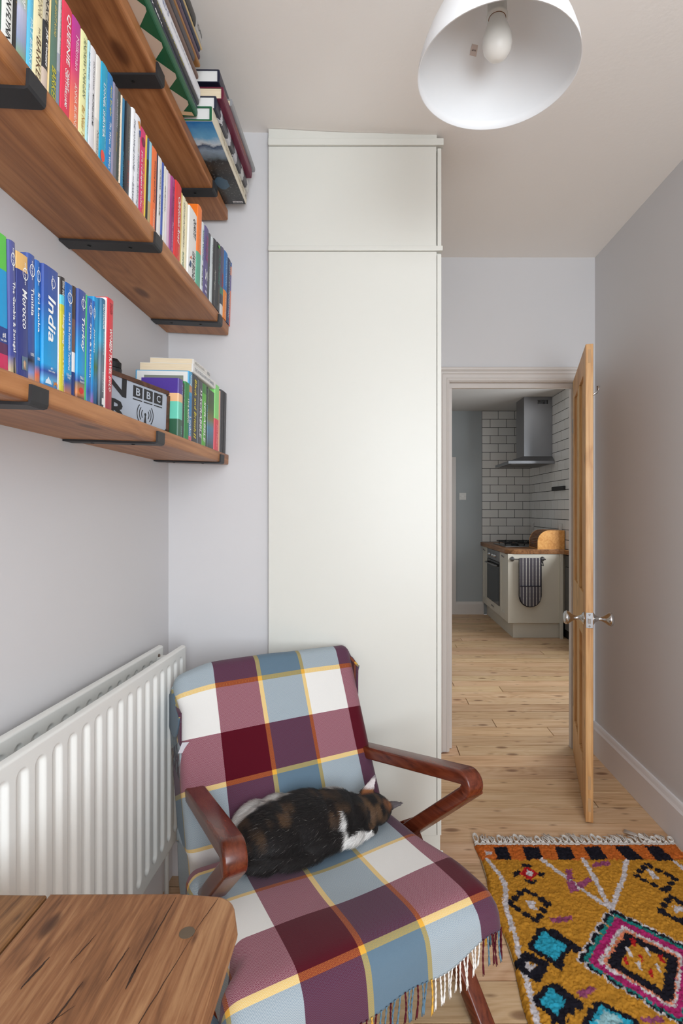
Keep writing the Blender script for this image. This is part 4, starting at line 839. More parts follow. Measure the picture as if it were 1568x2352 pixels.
# ------------------------------------------------------------------ armchair
CA = math.radians(29.0); CO = Vector((0.004, 1.116, 0))
ch = empty('armchair', CO, CA); tag(ch, 'red-brown wooden armchair with angular arms under a tartan throw', 'armchair')
def ribbon(name, pts, th, xc, w, parent, r=.007, mat=M_CHAIR):
    """bar following pts (y,z) in the chair's side plane, rounded-rectangle section; xc list of centre x per point"""
    n = len(pts); P = [Vector((0, a, b)) for a, b in pts]; bm = bmesh.new(); rings = []
    for i in range(n):
        d0 = (P[i]-P[i-1]).normalized() if i else (P[1]-P[0]).normalized()
        d1 = (P[i+1]-P[i]).normalized() if i < n-1 else d0
        nn = Vector((0, -(d0+d1).z, (d0+d1).y)).normalized()
        k = 1/max(.5, nn.dot(Vector((0, -d1.z, d1.y))))
        t0 = (th[i] if isinstance(th, (list, tuple)) else th)/2
        sec = []
        for cx_, cn, a0 in ((1, 1, 0), (-1, 1, 90), (-1, -1, 180), (1, -1, 270)):
            for q in range(4):
                a = math.radians(a0+30*q); sec.append((cx_*(w/2-r)+r*math.cos(a), cn*(t0-r)+r*math.sin(a)))
        rings.append([bm.verts.new((xc[i]+sx, *(P[i]+nn*sn*k)[1:])) for sx, sn in sec])
    m = len(rings[0])
    for a, b in zip(rings, rings[1:]):
        for q in range(m): bm.faces.new((a[q], a[(q+1) % m], b[(q+1) % m], b[q]))
    bm.faces.new(rings[0][::-1]); bm.faces.new(rings[-1]); bmesh.ops.recalc_face_normals(bm, faces=bm.faces)
    o = obj(name, bm, mat, parent, True); o.data.set_sharp_from_angle(angle=math.radians(40)); return o
for side in ('L', 'R'):
    if side == 'L': xf, xb, xk = -.256, -.252, -.258
    else: xf, xb, xk = .378, .272, .338
    # arm, rounded nose and diagonal support bent from one bar
    pa, na, pk_ = Vector((.625, .512)), Vector((.080, .614)), Vector((.405, .318))
    da, db = (na-pa).normalized(), (pk_-na).normalized(); turn = math.acos(max(-1, min(1, da.dot(db)))); rad_ = .0195
    tl = rad_*math.tan(turn/2); s0 = na-da*tl; cen = s0 + Vector((da[1], -da[0]))*(-rad_ if da[1]*db[0]-da[0]*db[1] < 0 else rad_)
    arc_ = [cen + Matrix.Rotation(-turn*q/14 if (da[0]*db[1]-da[1]*db[0]) < 0 else turn*q/14, 2) @ (s0-cen) for q in range(15)]
    path = [pa, pa.lerp(s0, .5)] + arc_
    ribbon('arm', [tuple(p) for p in path], .036, [xb+(xf-xb)*max(0, min(1, (pa.x-p.x)/(pa.x-na.x))) for p in path], .052, ch)
    ribbon('arm_support', [tuple(arc_[-1].lerp(pk_, q/4)) for q in range(5)], [.036, .037, .038, .039, .040], [xf+(xk-xf)*q/4 for q in range(5)], .0515, ch)
    ribbon('leg', [(.415, .345), (.055, .002)], [.052, .040], [xk+(.012 if side == 'R' else -.006), xk+(.020 if side == 'R' else -.012)], .044, ch)
    ribbon('leg', [(.395, .335), (.655, .002)], [.052, .040], [xk, xk], .040, ch)
    obj('bolt', lathe_bm([(.006, 0), (.006, .003), (.003, .004)], 12, 'Y', off=(xb-.008, .6255, .512)), M_STEEL, ch)
bm = bmesh.new(); bm_box(bm, -.235, .315, .10, .13, .265, .315, .003); bm_box(bm, -.235, .315, .43, .46, .265, .315, .003)
obj('seat_rail', bm, M_CHAIR, ch)
M_CUSH = paint('blue_cushion_fabric', (104, 186, 226), rough=.8, scale=200, strength=.2)
bm = bmesh.new(); bm_box(bm, -.205, .270, .004, .43, .300, .384, .02, 3); obj('seat_cushion', bm, M_CUSH, ch, True)
bk = box('back_cushion', (-.235, .272), (0, .045), (0, .485), M_CUSH, ch, .020, 3, True)
bk.matrix_local = Matrix.Translation((0, .485, .355)) @ Matrix.Rotation(-math.radians(28.7), 4, 'X')
for xx in (-.15, .20):
    s_ = box('back_slat', (xx-.02, xx+.02), (.048, .066), (-.08, .40), M_CHAIR, ch, .003)
    s_.matrix_local = Matrix.Translation((0, .485, .355)) @ Matrix.Rotation(-math.radians(28.7), 4, 'X')

# ------------------------------------------------------------------ tartan throw
PER, SQ, YL = 0.414, 0.13, 0.012
M_THROW = NT('tartan_weave'); t = M_THROW
uv = t.n('ShaderNodeUVMap', uv_map='UVMap'); sp = t.n('ShaderNodeSeparateXYZ'); t.l(uv.outputs[0], sp.inputs[0])
BURG, CREAM, BLUE, GOLD = rgba((84, 8, 26)), rgba((232, 229, 224)), rgba((98, 120, 136)), rgba((228, 172, 66))
st = [(0.0, GOLD), (YL/PER, BURG), ((YL+SQ)/PER, CREAM), ((YL+2*SQ)/PER, GOLD), ((2*YL+2*SQ)/PER, BLUE)]
fu = t.math('FRACT', t.math('DIVIDE', t.math('ADD', t.math('SUBTRACT', -0.030, sp.outputs[0]), 4*PER), PER))
fv = t.math('FRACT', t.math('DIVIDE', t.math('ADD', sp.outputs[1], 4*PER+.006), PER))
cu = t.ramp(fu, st, 'CONSTANT'); cv = t.ramp(fv, st, 'CONSTANT')
zz = t.math('MULTIPLY', t.math('PINGPONG', sp.outputs[0], 0.0048), 1.6)
hb = t.math('GREATER_THAN', t.math('FRACT', t.math('DIVIDE', t.math('ADD', t.math('ADD', sp.outputs[1], 3.0), zz), 0.0042)), 0.5)
nz = t.n('ShaderNodeTexNoise', i_Scale=500.0, i_Detail=2.0); t.l(uv.outputs[0], nz.inputs['Vector'])
nl = t.n('ShaderNodeTexNoise', i_Scale=9.0, i_Detail=3.0); t.l(uv.outputs[0], nl.inputs['Vector'])
weave = t.mix(t.math('ADD', 0.08, t.math('MULTIPLY', hb, 0.84)), cu, cv)
gm = t.n('ShaderNodeGamma'); gm.inputs['Gamma'].default_value = 0.5; t.l(t.mix(1.0, cu, cv, 'MULTIPLY'), gm.inputs['Color'])
weave = t.mix(0.74, weave, gm.outputs[0])
weave = t.mix(t.math('MULTIPLY', nz.outputs['Fac'], 0.22), weave, rgba((150, 140, 140)), 'SOFT_LIGHT')
t.base(weave, 0.95, 0, 0.15); t.b.inputs['Sheen Weight'].default_value = 0.15
t.bump(t.math('ADD', hb, t.math('MULTIPLY', nz.outputs['Fac'], 1.2)), 0.30, 0.0012)
M_THROW = t.m
# profile (v, y, z) from the front hem over seat, crease, back and top
prof = np.array([(-.105, -.062, .322), (-.06, -.056, .366), (-.025, -.046, .400), (0, -.024, .420), (.025, .000, .427), (.12, .10, .424), (.24, .22, .416), (.36, .34, .408), (.43, .405, .402), (.47, .445, .385),
                 (.54, .468, .325), (.60, .472, .335), (.66, .462, .395), (.70, .470, .425), (.80, .5165, .513), (.90, .5645, .600), (1.0, .612, .688), (1.08, .651, .757), (1.13, .676, .800), (1.165, .690, .824), (1.195, .712, .832), (1.225, .733, .820), (1.26, .741, .788), (1.36, .741, .70), (1.50, .741, .565)])
vs = np.concatenate([np.arange(-.105, .02, .005), np.arange(.02, .40, .01), np.arange(.40, .72, .008), np.arange(.72, 1.10, .01), np.arange(1.10, 1.30, .006), np.arange(1.30, 1.50, .02)])
us = np.arange(-.43, .3951, .0075)
py_ = np.interp(vs, prof[:, 0], prof[:, 1]); pz_ = np.interp(vs, prof[:, 0], prof[:, 2])
for _ in range(3):
    py_[1:-1] = (py_[:-2]+2*py_[1:-1]+py_[2:])/4; pz_[1:-1] = (pz_[:-2]+2*pz_[1:-1]+pz_[2:])/4
ty, tz = np.gradient(py_), np.gradient(pz_); ln = np.hypot(ty, tz); ty /= ln; tz /= ln
ny, nz_ = -tz, ty
def sstep(a, b, x): q = np.clip((x-a)/(b-a), 0, 1); return q*q*(3-2*q)
U, V = np.meshgrid(us, vs, indexing='ij')
yv = np.broadcast_to(py_, U.shape)
onback = sstep(.56, .70, V)
hl = .235 + .045*(1-sstep(.03, .10, V)) + .035*sstep(.34, .40, V)*(1-sstep(.44, .54, V)) + (.245-.235+.012)*onback
hr = .262 + .02*(1-sstep(.1, .3, V)) + .010*onback
rr = .028
side = np.where(U < 0, -1, 1); half = np.where(U < 0, hl, hr); wv = np.maximum(0, np.abs(U)-half)
an = np.minimum(wv/rr, PI/2)
xx = side*(np.minimum(np.abs(U), half) + rr*np.sin(an)); dn = rr*(1-np.cos(an)) + np.maximum(0, wv-rr*PI/2)
# outward swing of the hanging sides on the seat
xx = xx + side*dn*.10*(1-onback)
# gentle wrinkles
wr = .006*(hashnoise(U+2, V+2, 9, 1)-.5) + .010*(hashnoise(U+2, V*0.6+2, 4, 2)-.5)
wr = wr + .010*np.exp(-((U+.30)/.05)**2)*np.sin(V*28+.5)*onback*.5
wr = wr*np.where(V < .44, .6, 1)
NY, NZ = np.broadcast_to(ny, U.shape), np.broadcast_to(nz_, U.shape)
# seat hollow, and pillow curvature of the back
hol = -.010*np.exp(-((U-.02)/.16)**2)*sstep(.05, .2, V)*(1-sstep(.40, .5, V))
pil = .016*(1-np.clip(np.abs(U-.02)/.28, 0, 1)**2)*onback*(1-sstep(1.1, 1.3, V))
off = wr + hol + pil - dn
Yp = yv + NY*off; Zp = np.broadcast_to(pz_, U.shape) + NZ*off
# left top corner sags a little, right front side drops
Zp = Zp - .035*sstep(.16, .34, -U)*sstep(1.0, 1.2, V)
hem = sstep(.0, -.10, V)
Zp = Zp + hem*.030*sstep(.05, .30, U) + hem*.008*np.sin(U*30)
Zp = np.maximum(Zp, .05)
me = grid_mesh('throw_cloth', np.stack([xx, Yp, Zp], -1), np.stack([U, V], -1), flip=False)
th = empty('tartan_throw', CO, CA); tag(th, 'burgundy, cream and blue tartan throw with fringe draped over the armchair', 'throw')
tc_ = obj('throw_cloth', me, M_THROW, th)
md = tc_.modifiers.new('thick', 'SOLIDIFY'); md.thickness = .004; md.offset = -1
# fringe tassels along the front hem
TB = {'m': plain((84, 10, 28), .9), 'b': plain((96, 126, 146), .9), 'w': plain((236, 233, 228), .9), 'y': plain((224, 172, 70), .9)}
def col_at(u):
    f = ((-.030-u+4*PER)/PER) % 1.0 * PER
    return 'y' if f < YL else 'm' if f < YL+SQ else 'w' if f < YL+2*SQ else 'y' if f < 2*YL+2*SQ else 'b'
X0, Y0, Z0 = xx[:, 0], Yp[:, 0], Zp[:, 0]
u = -.40; k = 0
while u < .385:
    xh, yh, zh = (float(np.interp(u, us, q)) for q in (X0, Y0, Z0))
    c = col_at(u)
    if c in 'mb': c = 'mb'[(k*7) % 3 == 0] if c == 'm' else 'bm'[(k % 3) == 1]
    L = random.uniform(.055, .075); a0 = random.uniform(-.008, .008); a1 = random.uniform(-.006, .006); b0 = random.uniform(-.003, .003)
    bm = bmesh.new(); nq = 13
    for ph in (0.0, PI):     # two plies twisted together, knotted near the end
        pts, rad_ = [], []
        for q in range(nq):
            f = q/(nq-1); kn = math.exp(-((f-.84)/.05)**2); sp_ = .0011*(1-.6*kn) + (.0016 if f > .93 else 0)
            pts.append((xh+a0*f+b0*math.sin(f*PI)+sp_*math.cos(ph+f*16), yh-.002+a1*f+sp_*math.sin(ph+f*16), zh+.004-L*f)); rad_.append(.00125+.0014*kn-(.0004 if f > .93 else 0))
        tube_bm(pts, rad_, 6, bm)
    obj('tassel', bm, TB[c], th, True)
    u += random.uniform(.0095, .0125); k += 1
# care tag on the folded left edge
tg = box('care_tag', (-.012, .012), (-.0005, .0005), (-.03, .0), plain((226, 226, 232), .8), th); tg.location = (-.270, .585, .655); tg.rotation_euler = (.2, .3, .5)

# ------------------------------------------------------------------ cat asleep on the throw
ct = empty('sleeping_cat', CO + Matrix.Rotation(CA, 3, 'Z') @ Vector((0.010, .372, .41)), CA)
tag(ct, 'black, brown and white cat asleep on the tartan throw', 'cat')
def blob(bm, c, r, rot=(0, 0, 0), sub=3):
    q = bmesh.ops.create_icosphere(bm, subdivisions=sub, radius=1.0)
    Mx = Matrix.Translation(c) @ Euler(rot).to_matrix().to_4x4() @ Matrix.Diagonal((*r, 1))
    bmesh.ops.transform(bm, matrix=Mx, verts=q['verts'])
bm = bmesh.new()
# local: x towards the head, -y towards the room, z up; seat at z=0
blob(bm, (-.095, .005, .064), (.098, .098, .066))          # rump
blob(bm, (-.010, .012, .068), (.112, .094, .068))          # belly and ribs
blob(bm, (.070, .002, .066), (.078, .080, .062))           # shoulders
blob(bm, (.124, -.012, .058), (.060, .060, .050), (0, .15, -.25))   # neck
blob(bm, (.186, -.022, .054), (.052, .050, .045), (0, .25, -.35))   # skull
blob(bm, (.222, -.010, .034), (.030, .028, .026), (0, .4, -.2))     # muzzle, turned away
blob(bm, (.090, -.064, .030), (.048, .036, .028))          # white chest and near foreleg
blob(bm, (.135, -.062, .024), (.045, .022, .020), (0, 0, -.15))
blob(bm, (-.125, .070, .060), (.066, .050, .056), (0, 0, .5))       # hind leg behind, white
blob(bm, (-.060, .088, .062), (.060, .034, .050))
blob(bm, (-.110, -.062, .030), (.085, .034, .028), (0, 0, -.05))     # near thigh
blob(bm, (-.040, -.086, .018), (.070, .020, .018), (0, 0, .06))      # tail tucked along the belly
blob(bm, (.020, -.072, .034), (.060, .030, .032))
blob(bm, (.058, -.068, .030), (.044, .030, .028))
blob(bm, (-.140, -.060, .020), (.040, .030, .020), (0, 0, -.6))
def ear(base, tip, w, nrm):
    b, tp = Vector(base), Vector(tip); ax_ = (tp-b).normalized(); nrm = Vector(nrm).normalized(); sd = ax_.cross(nrm).normalized()
    for k in range(9):
        f = k/8; ww = w*(1-f)**.75+.0022
        c = b + (tp-b)*f - nrm*.006*math.sin(PI*f)*.3
        R3 = Matrix((sd, ax_, nrm)).transposed().to_4x4()
        q = bmesh.ops.create_icosphere(bm, subdivisions=2, radius=1.0)
        bmesh.ops.transform(bm, matrix=Matrix.Translation(c) @ R3 @ Matrix.Diagonal((ww, (tp-b).length/8, .0042*(1-.35*f), 1)), verts=q['verts'])
ear((.182, .010, .086), (.222, .022, .136), .022, (-.55, -.60, .55))
ear((.214, -.042, .066), (.268, -.058, .070), .021, (-.35, -.55, .75))
for v_ in bm.verts: v_.co.z *= .86
me0 = bpy.data.meshes.new('cat_raw'); bm.to_mesh(me0); bm.free()
o0 = bpy.data.objects.new('cat_raw', me0); C.objects.link(o0)
rm = o0.modifiers.new('r', 'REMESH'); rm.mode = 'VOXEL'; rm.voxel_size = .0035
sm = o0.modifiers.new('s', 'SMOOTH'); sm.factor = .5; sm.iterations = 5
dg = bpy.context.evaluated_depsgraph_get(); cme = bpy.data.meshes.new_from_object(o0.evaluated_get(dg))
bpy.data.objects.remove(o0); cme.name = 'cat_body'
nV = len(cme.vertices); V3 = np.empty(nV*3, np.float32); cme.vertices.foreach_get('co', V3); V3 = V3.reshape(-1, 3)
N3 = np.empty(nV*3, np.float32); cme.vertices.foreach_get('normal', N3); N3 = N3.reshape(-1, 3)
def cat_color(P, seed=5):
    x, y, z = P[:, 0], P[:, 1], P[:, 2]
    n1 = hashnoise(x*1.6+3, y+z*.7+3, 38, seed); n2 = hashnoise(x*3.2+5, y*.6+z*.6+1, 30, seed+1); n3 = hashnoise(x+7, z+y+4, 14, seed+2)
    black = np.array(lin((34, 30, 29))); brown = np.array(lin((118, 88, 62))); white = np.array(lin((238, 234, 230))); ginger = np.array(lin((150, 96, 60))); pink = np.array(lin((206, 172, 170)))
    jit = (n1-.5)*.02
    tab = np.clip((n2-.46)*4, 0, 1)*np.clip((n3-.32)*3.5, 0, 1)*np.clip((z-.058)*22, 0, 1)*.72
    c = black[None]*(1-tab[:, None]) + brown[None]*tab[:, None]
    def put(mask, colr):
        nonlocal c
        m = np.clip(mask, 0, 1)[:, None]; c = c*(1-m)+colr[None]*m
    # white flank and hind leg on the far side at the rump
    put((y+jit*1.5 - (.046 - .22*np.clip(-.06-x, 0, 1)))*120*(x < -.022), white)
    # thin white collar from nape over the shoulder down to the chest
    put((.0062-np.abs(x-.086+jit-.20*(y+.01)))*200*((y > .02) | (z < .090)), white)
    put((y+jit-.020)*140*np.clip((x-.080)*120, 0, 1)*np.clip((.172-x)*120, 0, 1)*(z > .03), white)
    put(((-.034-y)+jit)*140*np.clip((x-.070+jit)*120, 0, 1)*np.clip((.042-.30*(x-.09)+jit-z)*140, 0, 1)*(x < .195), white)
    # head: black cap with brown cheek, ginger by the ears
    put(np.clip((n2-.42)*4, 0, 1)*(x > .150)*(z > .03)*(y < .0)*.6, brown)
    put((.022-np.hypot(x-.190, np.hypot(y-.006, z-.080)))*120, ginger)
    put((.022-np.hypot(x-.216, np.hypot(y+.042, z-.058)))*120, ginger*.8)
    e1 = (z-.086)*200*(x > .165)*(y > -.02)
    put(e1, np.array(lin((214, 204, 202)))); put((z-.106)*160*(x > .165), np.array(lin((150, 140, 142))))
    put((x-.232)*160*(y < -.02)*(z > .045), np.array(lin((92, 84, 86))))
    return c
vcol(cme, cat_color(V3))
M_FUR = NT('cat_fur'); at = M_FUR.n('ShaderNodeVertexColor', layer_name='Col'); M_FUR.base(at.outputs['Color'], .62, 0, .25)
M_FUR.b.inputs['Sheen Weight'].default_value = .08; M_FUR = M_FUR.m
cme.materials.clear(); cme.materials.append(M_FUR); cme.shade_smooth()
body = obj('cat_body', cme, None, ct)
# fur strands: thin tapered blades combed from head to rump
cme.calc_loop_triangles(); nt = len(cme.loop_triangles); tri = np.empty(nt*3, np.int32); cme.loop_triangles.foreach_get('vertices', tri); tri = tri.reshape(-1, 3)
A, B, D = V3[tri[:, 0]], V3[tri[:, 1]], V3[tri[:, 2]]; ar = np.linalg.norm(np.cross(B-A, D-A), axis=1)
ok = (A[:, 2] > .006); ar = ar*ok; ns = 74000
pick = rng.choice(nt, ns, p=ar/ar.sum()); r1, r2 = rng.random(ns), rng.random(ns); sq = np.sqrt(r1)
P = A[pick]*(1-sq)[:, None]+B[pick]*(sq*(1-r2))[:, None]+D[pick]*(sq*r2)[:, None]
Nn = N3[tri[pick]].mean(1); Nn /= np.linalg.norm(Nn, axis=1)[:, None]+1e-9
comb = np.stack([-np.ones(ns)*.9, -.10-.5*P[:, 1]*0+rng.normal(0, .22, ns), -.35*np.ones(ns)+rng.normal(0, .2, ns)], 1)
comb -= Nn*(comb*Nn).sum(1)[:, None]; comb /= np.linalg.norm(comb, axis=1)[:, None]+1e-9
iscap = (P[:, 0] > .150); isear = (P[:, 2] > .092)*(P[:, 0] > .165) | (P[:, 0] > .232)*(P[:, 2] > .045)
Lh = np.where(isear, .003, np.where(iscap, .009, .020))*rng.uniform(.6, 1.25, ns)
lift = np.where(iscap, .45, .42)[:, None]+rng.normal(0, .1, (ns, 1))
dv = comb+Nn*lift; dv /= np.linalg.norm(dv, axis=1)[:, None]
sidev = np.cross(dv, Nn); sidev /= np.linalg.norm(sidev, axis=1)[:, None]+1e-9
wd = np.where(isear, .0003, .00042)[:, None]
mid_ = P+dv*(Lh*.55)[:, None]; tip = P+dv*(Lh)[:, None]-Nn*(Lh*.16)[:, None]
VV = np.stack([P-sidev*wd, P+sidev*wd, mid_+sidev*wd*.7, mid_-sidev*wd*.7, tip], 1).reshape(-1, 3)
bi = np.arange(ns)[:, None]*5
TT = np.concatenate([bi+np.array([[0, 1, 2]]), bi+np.array([[0, 2, 3]]), bi+np.array([[3, 2, 4]])], 0)
VV[:, 2] = np.maximum(VV[:, 2], .001)
fme = tri_mesh('fur', VV, TT)
cc = cat_color(P)*rng.uniform(.75, 1.25, ns)[:, None]
silver = (rng.random(ns) < .014)*(~iscap)*(P[:, 0] < .06); cc[silver] = np.array(lin((128, 122, 118)))
vcol(fme, np.repeat(np.clip(cc, 0, 1), 5, 0))
fme.materials.append(M_FUR); fo = obj('fur', fme, None, ct); fo['kind'] = 'stuff'

# ------------------------------------------------------------------ rug
RZ = .014
rg = empty('rug', (0.79, 1.4, 0)); tag(rg, 'mustard tufted rug with black, pink and turquoise diamonds on the floorboards', 'rug')
RX0, RX1, RYA, RYB = .405, 1.182, .70, 2.070
gx = np.arange(RX0, RX1, .0035); gy = np.arange(RYA, RYB, .0035)
GX, GY = np.meshgrid(gx, gy, indexing='ij')
PX = GX + .006*(hashnoise(GX, GY, 120, 11)-.5) + .004*(hashnoise(GX, GY, 300, 12)-.5)
PY = GY + .008*(hashnoise(GX, GY, 110, 13)-.5) + .006*(hashnoise(GX, GY, 300, 14)-.5)
def R_(cx, cy):
    px, py = 1080+cx/3.213, 1900+cy/3.213; s = (py-VY)/(EYE-RZ); return ((px-VX)/s, F/s)
col = np.empty(GX.shape+(3,)); base_c = np.array(lin((190, 134, 48))); nn_ = hashnoise(GX, GY, 150, 15); col[:] = base_c
col *= (.82+.36*nn_)[..., None]
rc = {'k': (34, 32, 40), 'w': (206, 198, 200), 'p': (172, 44, 104), 't': (40, 128, 124), 'c': (50, 160, 186), 'u': (150, 76, 112), 'r': (180, 36, 40), 'o': (196, 104, 46), 'l': (150, 190, 196), 'a': (214, 128, 96)}
rc = {k: np.array(lin(v)) for k, v in rc.items()}
def putm(mask, c):
    col[mask] = rc[c]*(.72+.5*nn_[mask])[:, None]
def rline(pts, w, c):
    q = [R_(*p) for p in pts]
    for (x0, y0), (x1, y1) in zip(q, q[1:]):
        dx, dy = x1-x0, y1-y0; L2 = dx*dx+dy*dy+1e-9
        tt = np.clip(((PX-x0)*dx+(PY-y0)*dy)/L2, 0, 1); putm(np.hypot(PX-x0-tt*dx, PY-y0-tt*dy) < w/2, c)
def rpoly(pts, c):
    q = [R_(*p) for p in pts]; ins = np.zeros(PX.shape, bool)
    for (x0, y0), (x1, y1) in zip(q, q[1:]+q[:1]):
        ins ^= ((y0 > PY) != (y1 > PY)) & (PX < (x1-x0)*(PY-y0)/(y1-y0+1e-12)+x0)
    putm(ins, c)
# stripe band at the end
yb1 = R_(600, 240)[1]
putm(PY > yb1, 'o')
for q in ([(170, 145), (270, 145), (300, 238), (190, 238)], [(385, 145), (500, 143), (540, 235), (410, 240)], [(620, 145), (735, 143), (775, 235), (655, 242)], [(838, 145), (945, 140), (1020, 238), (890, 240)], [(1058, 138), (1165, 138), (1285, 240), (1160, 242)], [(1282, 138), (1385, 140), (1510, 245), (1380, 250)]): rpoly(q, 'k')
rpoly([(105, 180), (155, 178), (160, 200), (108, 205)], 'w')
for pts in ([(115, 238), (215, 360), (262, 440), (275, 590), (315, 780), (355, 970), (420, 1130), (470, 1280), (510, 1452)], [(520, 238), (690, 360), (850, 480), (1030, 600)], [(830, 235), (910, 370), (1000, 540), (1040, 605)], [(1150, 245), (1130, 360), (1080, 490), (1045, 605)], [(1510, 255), (1600, 330)]): rline(pts, .016, 'w')
# small motifs
for q in ([(365, 270), (455, 275), (450, 300), (370, 298)], [(305, 330), (350, 312), (365, 350), (320, 365)], [(500, 335), (545, 335), (530, 375), (490, 355)], [(385, 385), (495, 395), (470, 420), (400, 405)]): rpoly(q, 'k')
rpoly([(410, 290), (500, 340), (440, 392), (355, 342)], 'r'); rpoly([(415, 315), (465, 335), (445, 370), (405, 345)], 'w')
def dia(ring_, c, w=.020): rline(ring_+[ring_[0]], w, c)
def dashed(a, b, n, w, c, duty=.62):
    for k in range(n):
        f0, f1 = (k+.1)/n, (k+.1+duty)/n
        rline([(a[0]+(b[0]-a[0])*f0, a[1]+(b[1]-a[1])*f0), (a[0]+(b[0]-a[0])*f1, a[1]+(b[1]-a[1])*f1)], w, c)
for A_, B_2, C_, D_ in (((400, 460), (580, 560), (490, 690), (300, 565)), ((1300, 275), (1510, 375), (1440, 470), (1220, 360)), ((1480, 510), (1640, 620), (1560, 700), (1400, 620))):
    for a, b in ((A_, B_2), (B_2, C_), (C_, D_), (D_, A_)): dashed(a, b, 3, .022, 'k', .22)
rpoly([(420, 535), (480, 545), (500, 610), (445, 600)], 'w'); rpoly([(1290, 300), (1340, 320), (1395, 385), (1340, 375)], 'w'); rpoly([(1490, 590), (1560, 580), (1580, 620), (1510, 630)], 'w')
for q in ([(700, 310), (740, 305), (765, 380), (715, 400)], [(705, 400), (760, 400), (800, 470), (740, 485)], [(780, 425), (870, 365), (895, 395), (810, 455)], [(895, 265), (1020, 248), (1030, 280), (905, 300)], [(585, 670), (750, 655), (755, 690), (620, 715)], [(785, 1215), (905, 1170), (925, 1195), (820, 1265)], [(1255, 1405), (1410, 1395), (1430, 1440), (1280, 1440)]): rpoly(q, 'u')
# turquoise patches with black borders
def patch(q, inner=.0):
    dia(q, 'k', .030); rpoly(q, 'c')
patch([(530, 765), (710, 880), (620, 990), (450, 880)]); dashed((600, 770), (780, 900), 2, .03, 'k', .9); rpoly([(590, 990), (690, 1010), (660, 1060), (600, 1020)], 'k')
patch([(600, 1190), (720, 1290), (660, 1395), (520, 1280)]); dashed((640, 1180), (800, 1310), 2, .03, 'k', .9); rpoly([(720, 1320), (800, 1310), (770, 1390), (730, 1370)], 'k'); rpoly([(610, 1390), (740, 1420), (700, 1460), (610, 1450)], 'k')
dia([(410, 950), (530, 1010), (480, 1110), (350, 1010)], 'k', .030); rpoly([(400, 990), (470, 1020), (450, 1070), (395, 1030)], 'w')
patch([(960, 1320), (1200, 1440), (1100, 1560), (880, 1460)]); rpoly([(990, 1350), (1140, 1430), (1060, 1500), (930, 1440)], 'l')
# the big medallion: nested diamonds
T_, R2, B2, L2_ = (1045, 625), (1640, 920), (1560, 1440), (820, 985)
def lerp(a, b, f): return (a[0]+(b[0]-a[0])*f, a[1]+(b[1]-a[1])*f)
def inset(f):
    c0 = ((T_[0]+B2[0])/2+20, (T_[1]+B2[1])/2); return [lerp(p, c0, f) for p in (T_, R2, B2, L2_)]
q = inset(-.02)
for i in range(4): dashed(q[i], q[(i+1) % 4], 5, .026, 'w', .5)
q = inset(.0)
for i in range(4): dashed(q[i], q[(i+1) % 4], 5, .022, 'k', .46)
q = inset(.06)
for i in range(4): dashed(q[i], q[(i+1) % 4], 5, .018, 't', .55)
dia(inset(.17), 'p', .026)
q = inset(.29)
for i in range(4): dashed(q[i], q[(i+1) % 4], 4, .018, 'w', .55); 
q = inset(.34)
for i in range(4): dashed(q[i], q[(i+1) % 4], 4, .012, 'a', .6)
dia(inset(.46), 'k', .027)
for x, y in ((1175, 925), (1305, 920), (1245, 1025), (1385, 1040)): rpoly([(x-30, y-35), (x, y-30), (x+32, y+38), (x+5, y+30)], 'w')
for x, y in ((1200, 850), (1260, 970), (1405, 975), (1330, 1085), (1145, 985)): rpoly([(x-22, y-28), (x+8, y-24), (x+28, y+28), (x-5, y+24)], 'r')
jx, jy = rng.normal(0, .0007, GX.shape), rng.normal(0, .0007, GX.shape)
GZ = RZ + .003*(hashnoise(GX, GY, 60, 21)-.5) + rng.normal(0, .0016, GX.shape)
ed = np.minimum(np.minimum(GX-RX0, RX1-GX), np.minimum(GY-RYA, RYB-GY)); GZ *= np.clip(.25+ed/.009, .25, 1)
edgew = .006*np.sin(GY*17)*np.clip(1-(GX-RX0)/.3, 0, 1)
pm_ = grid_mesh('rug_pile', np.stack([GX+jx+edgew-.79, GY+jy-1.4, GZ], -1), smooth=False)
vcol(pm_, col.reshape(-1, 3))
M_RUG = NT('rug_wool'); at = M_RUG.n('ShaderNodeVertexColor', layer_name='Col'); M_RUG.base(at.outputs['Color'], 1.0, 0, .05); M_RUG = M_RUG.m
pm_.materials.append(M_RUG); obj('rug_pile', pm_, None, rg)
box('rug_backing', (RX0-.79+.004, RX1-.79-.004), (RYA-1.4+.003, RYB-1.4-.003), (.0005, .006), plain((150, 130, 100), 1.0), rg)
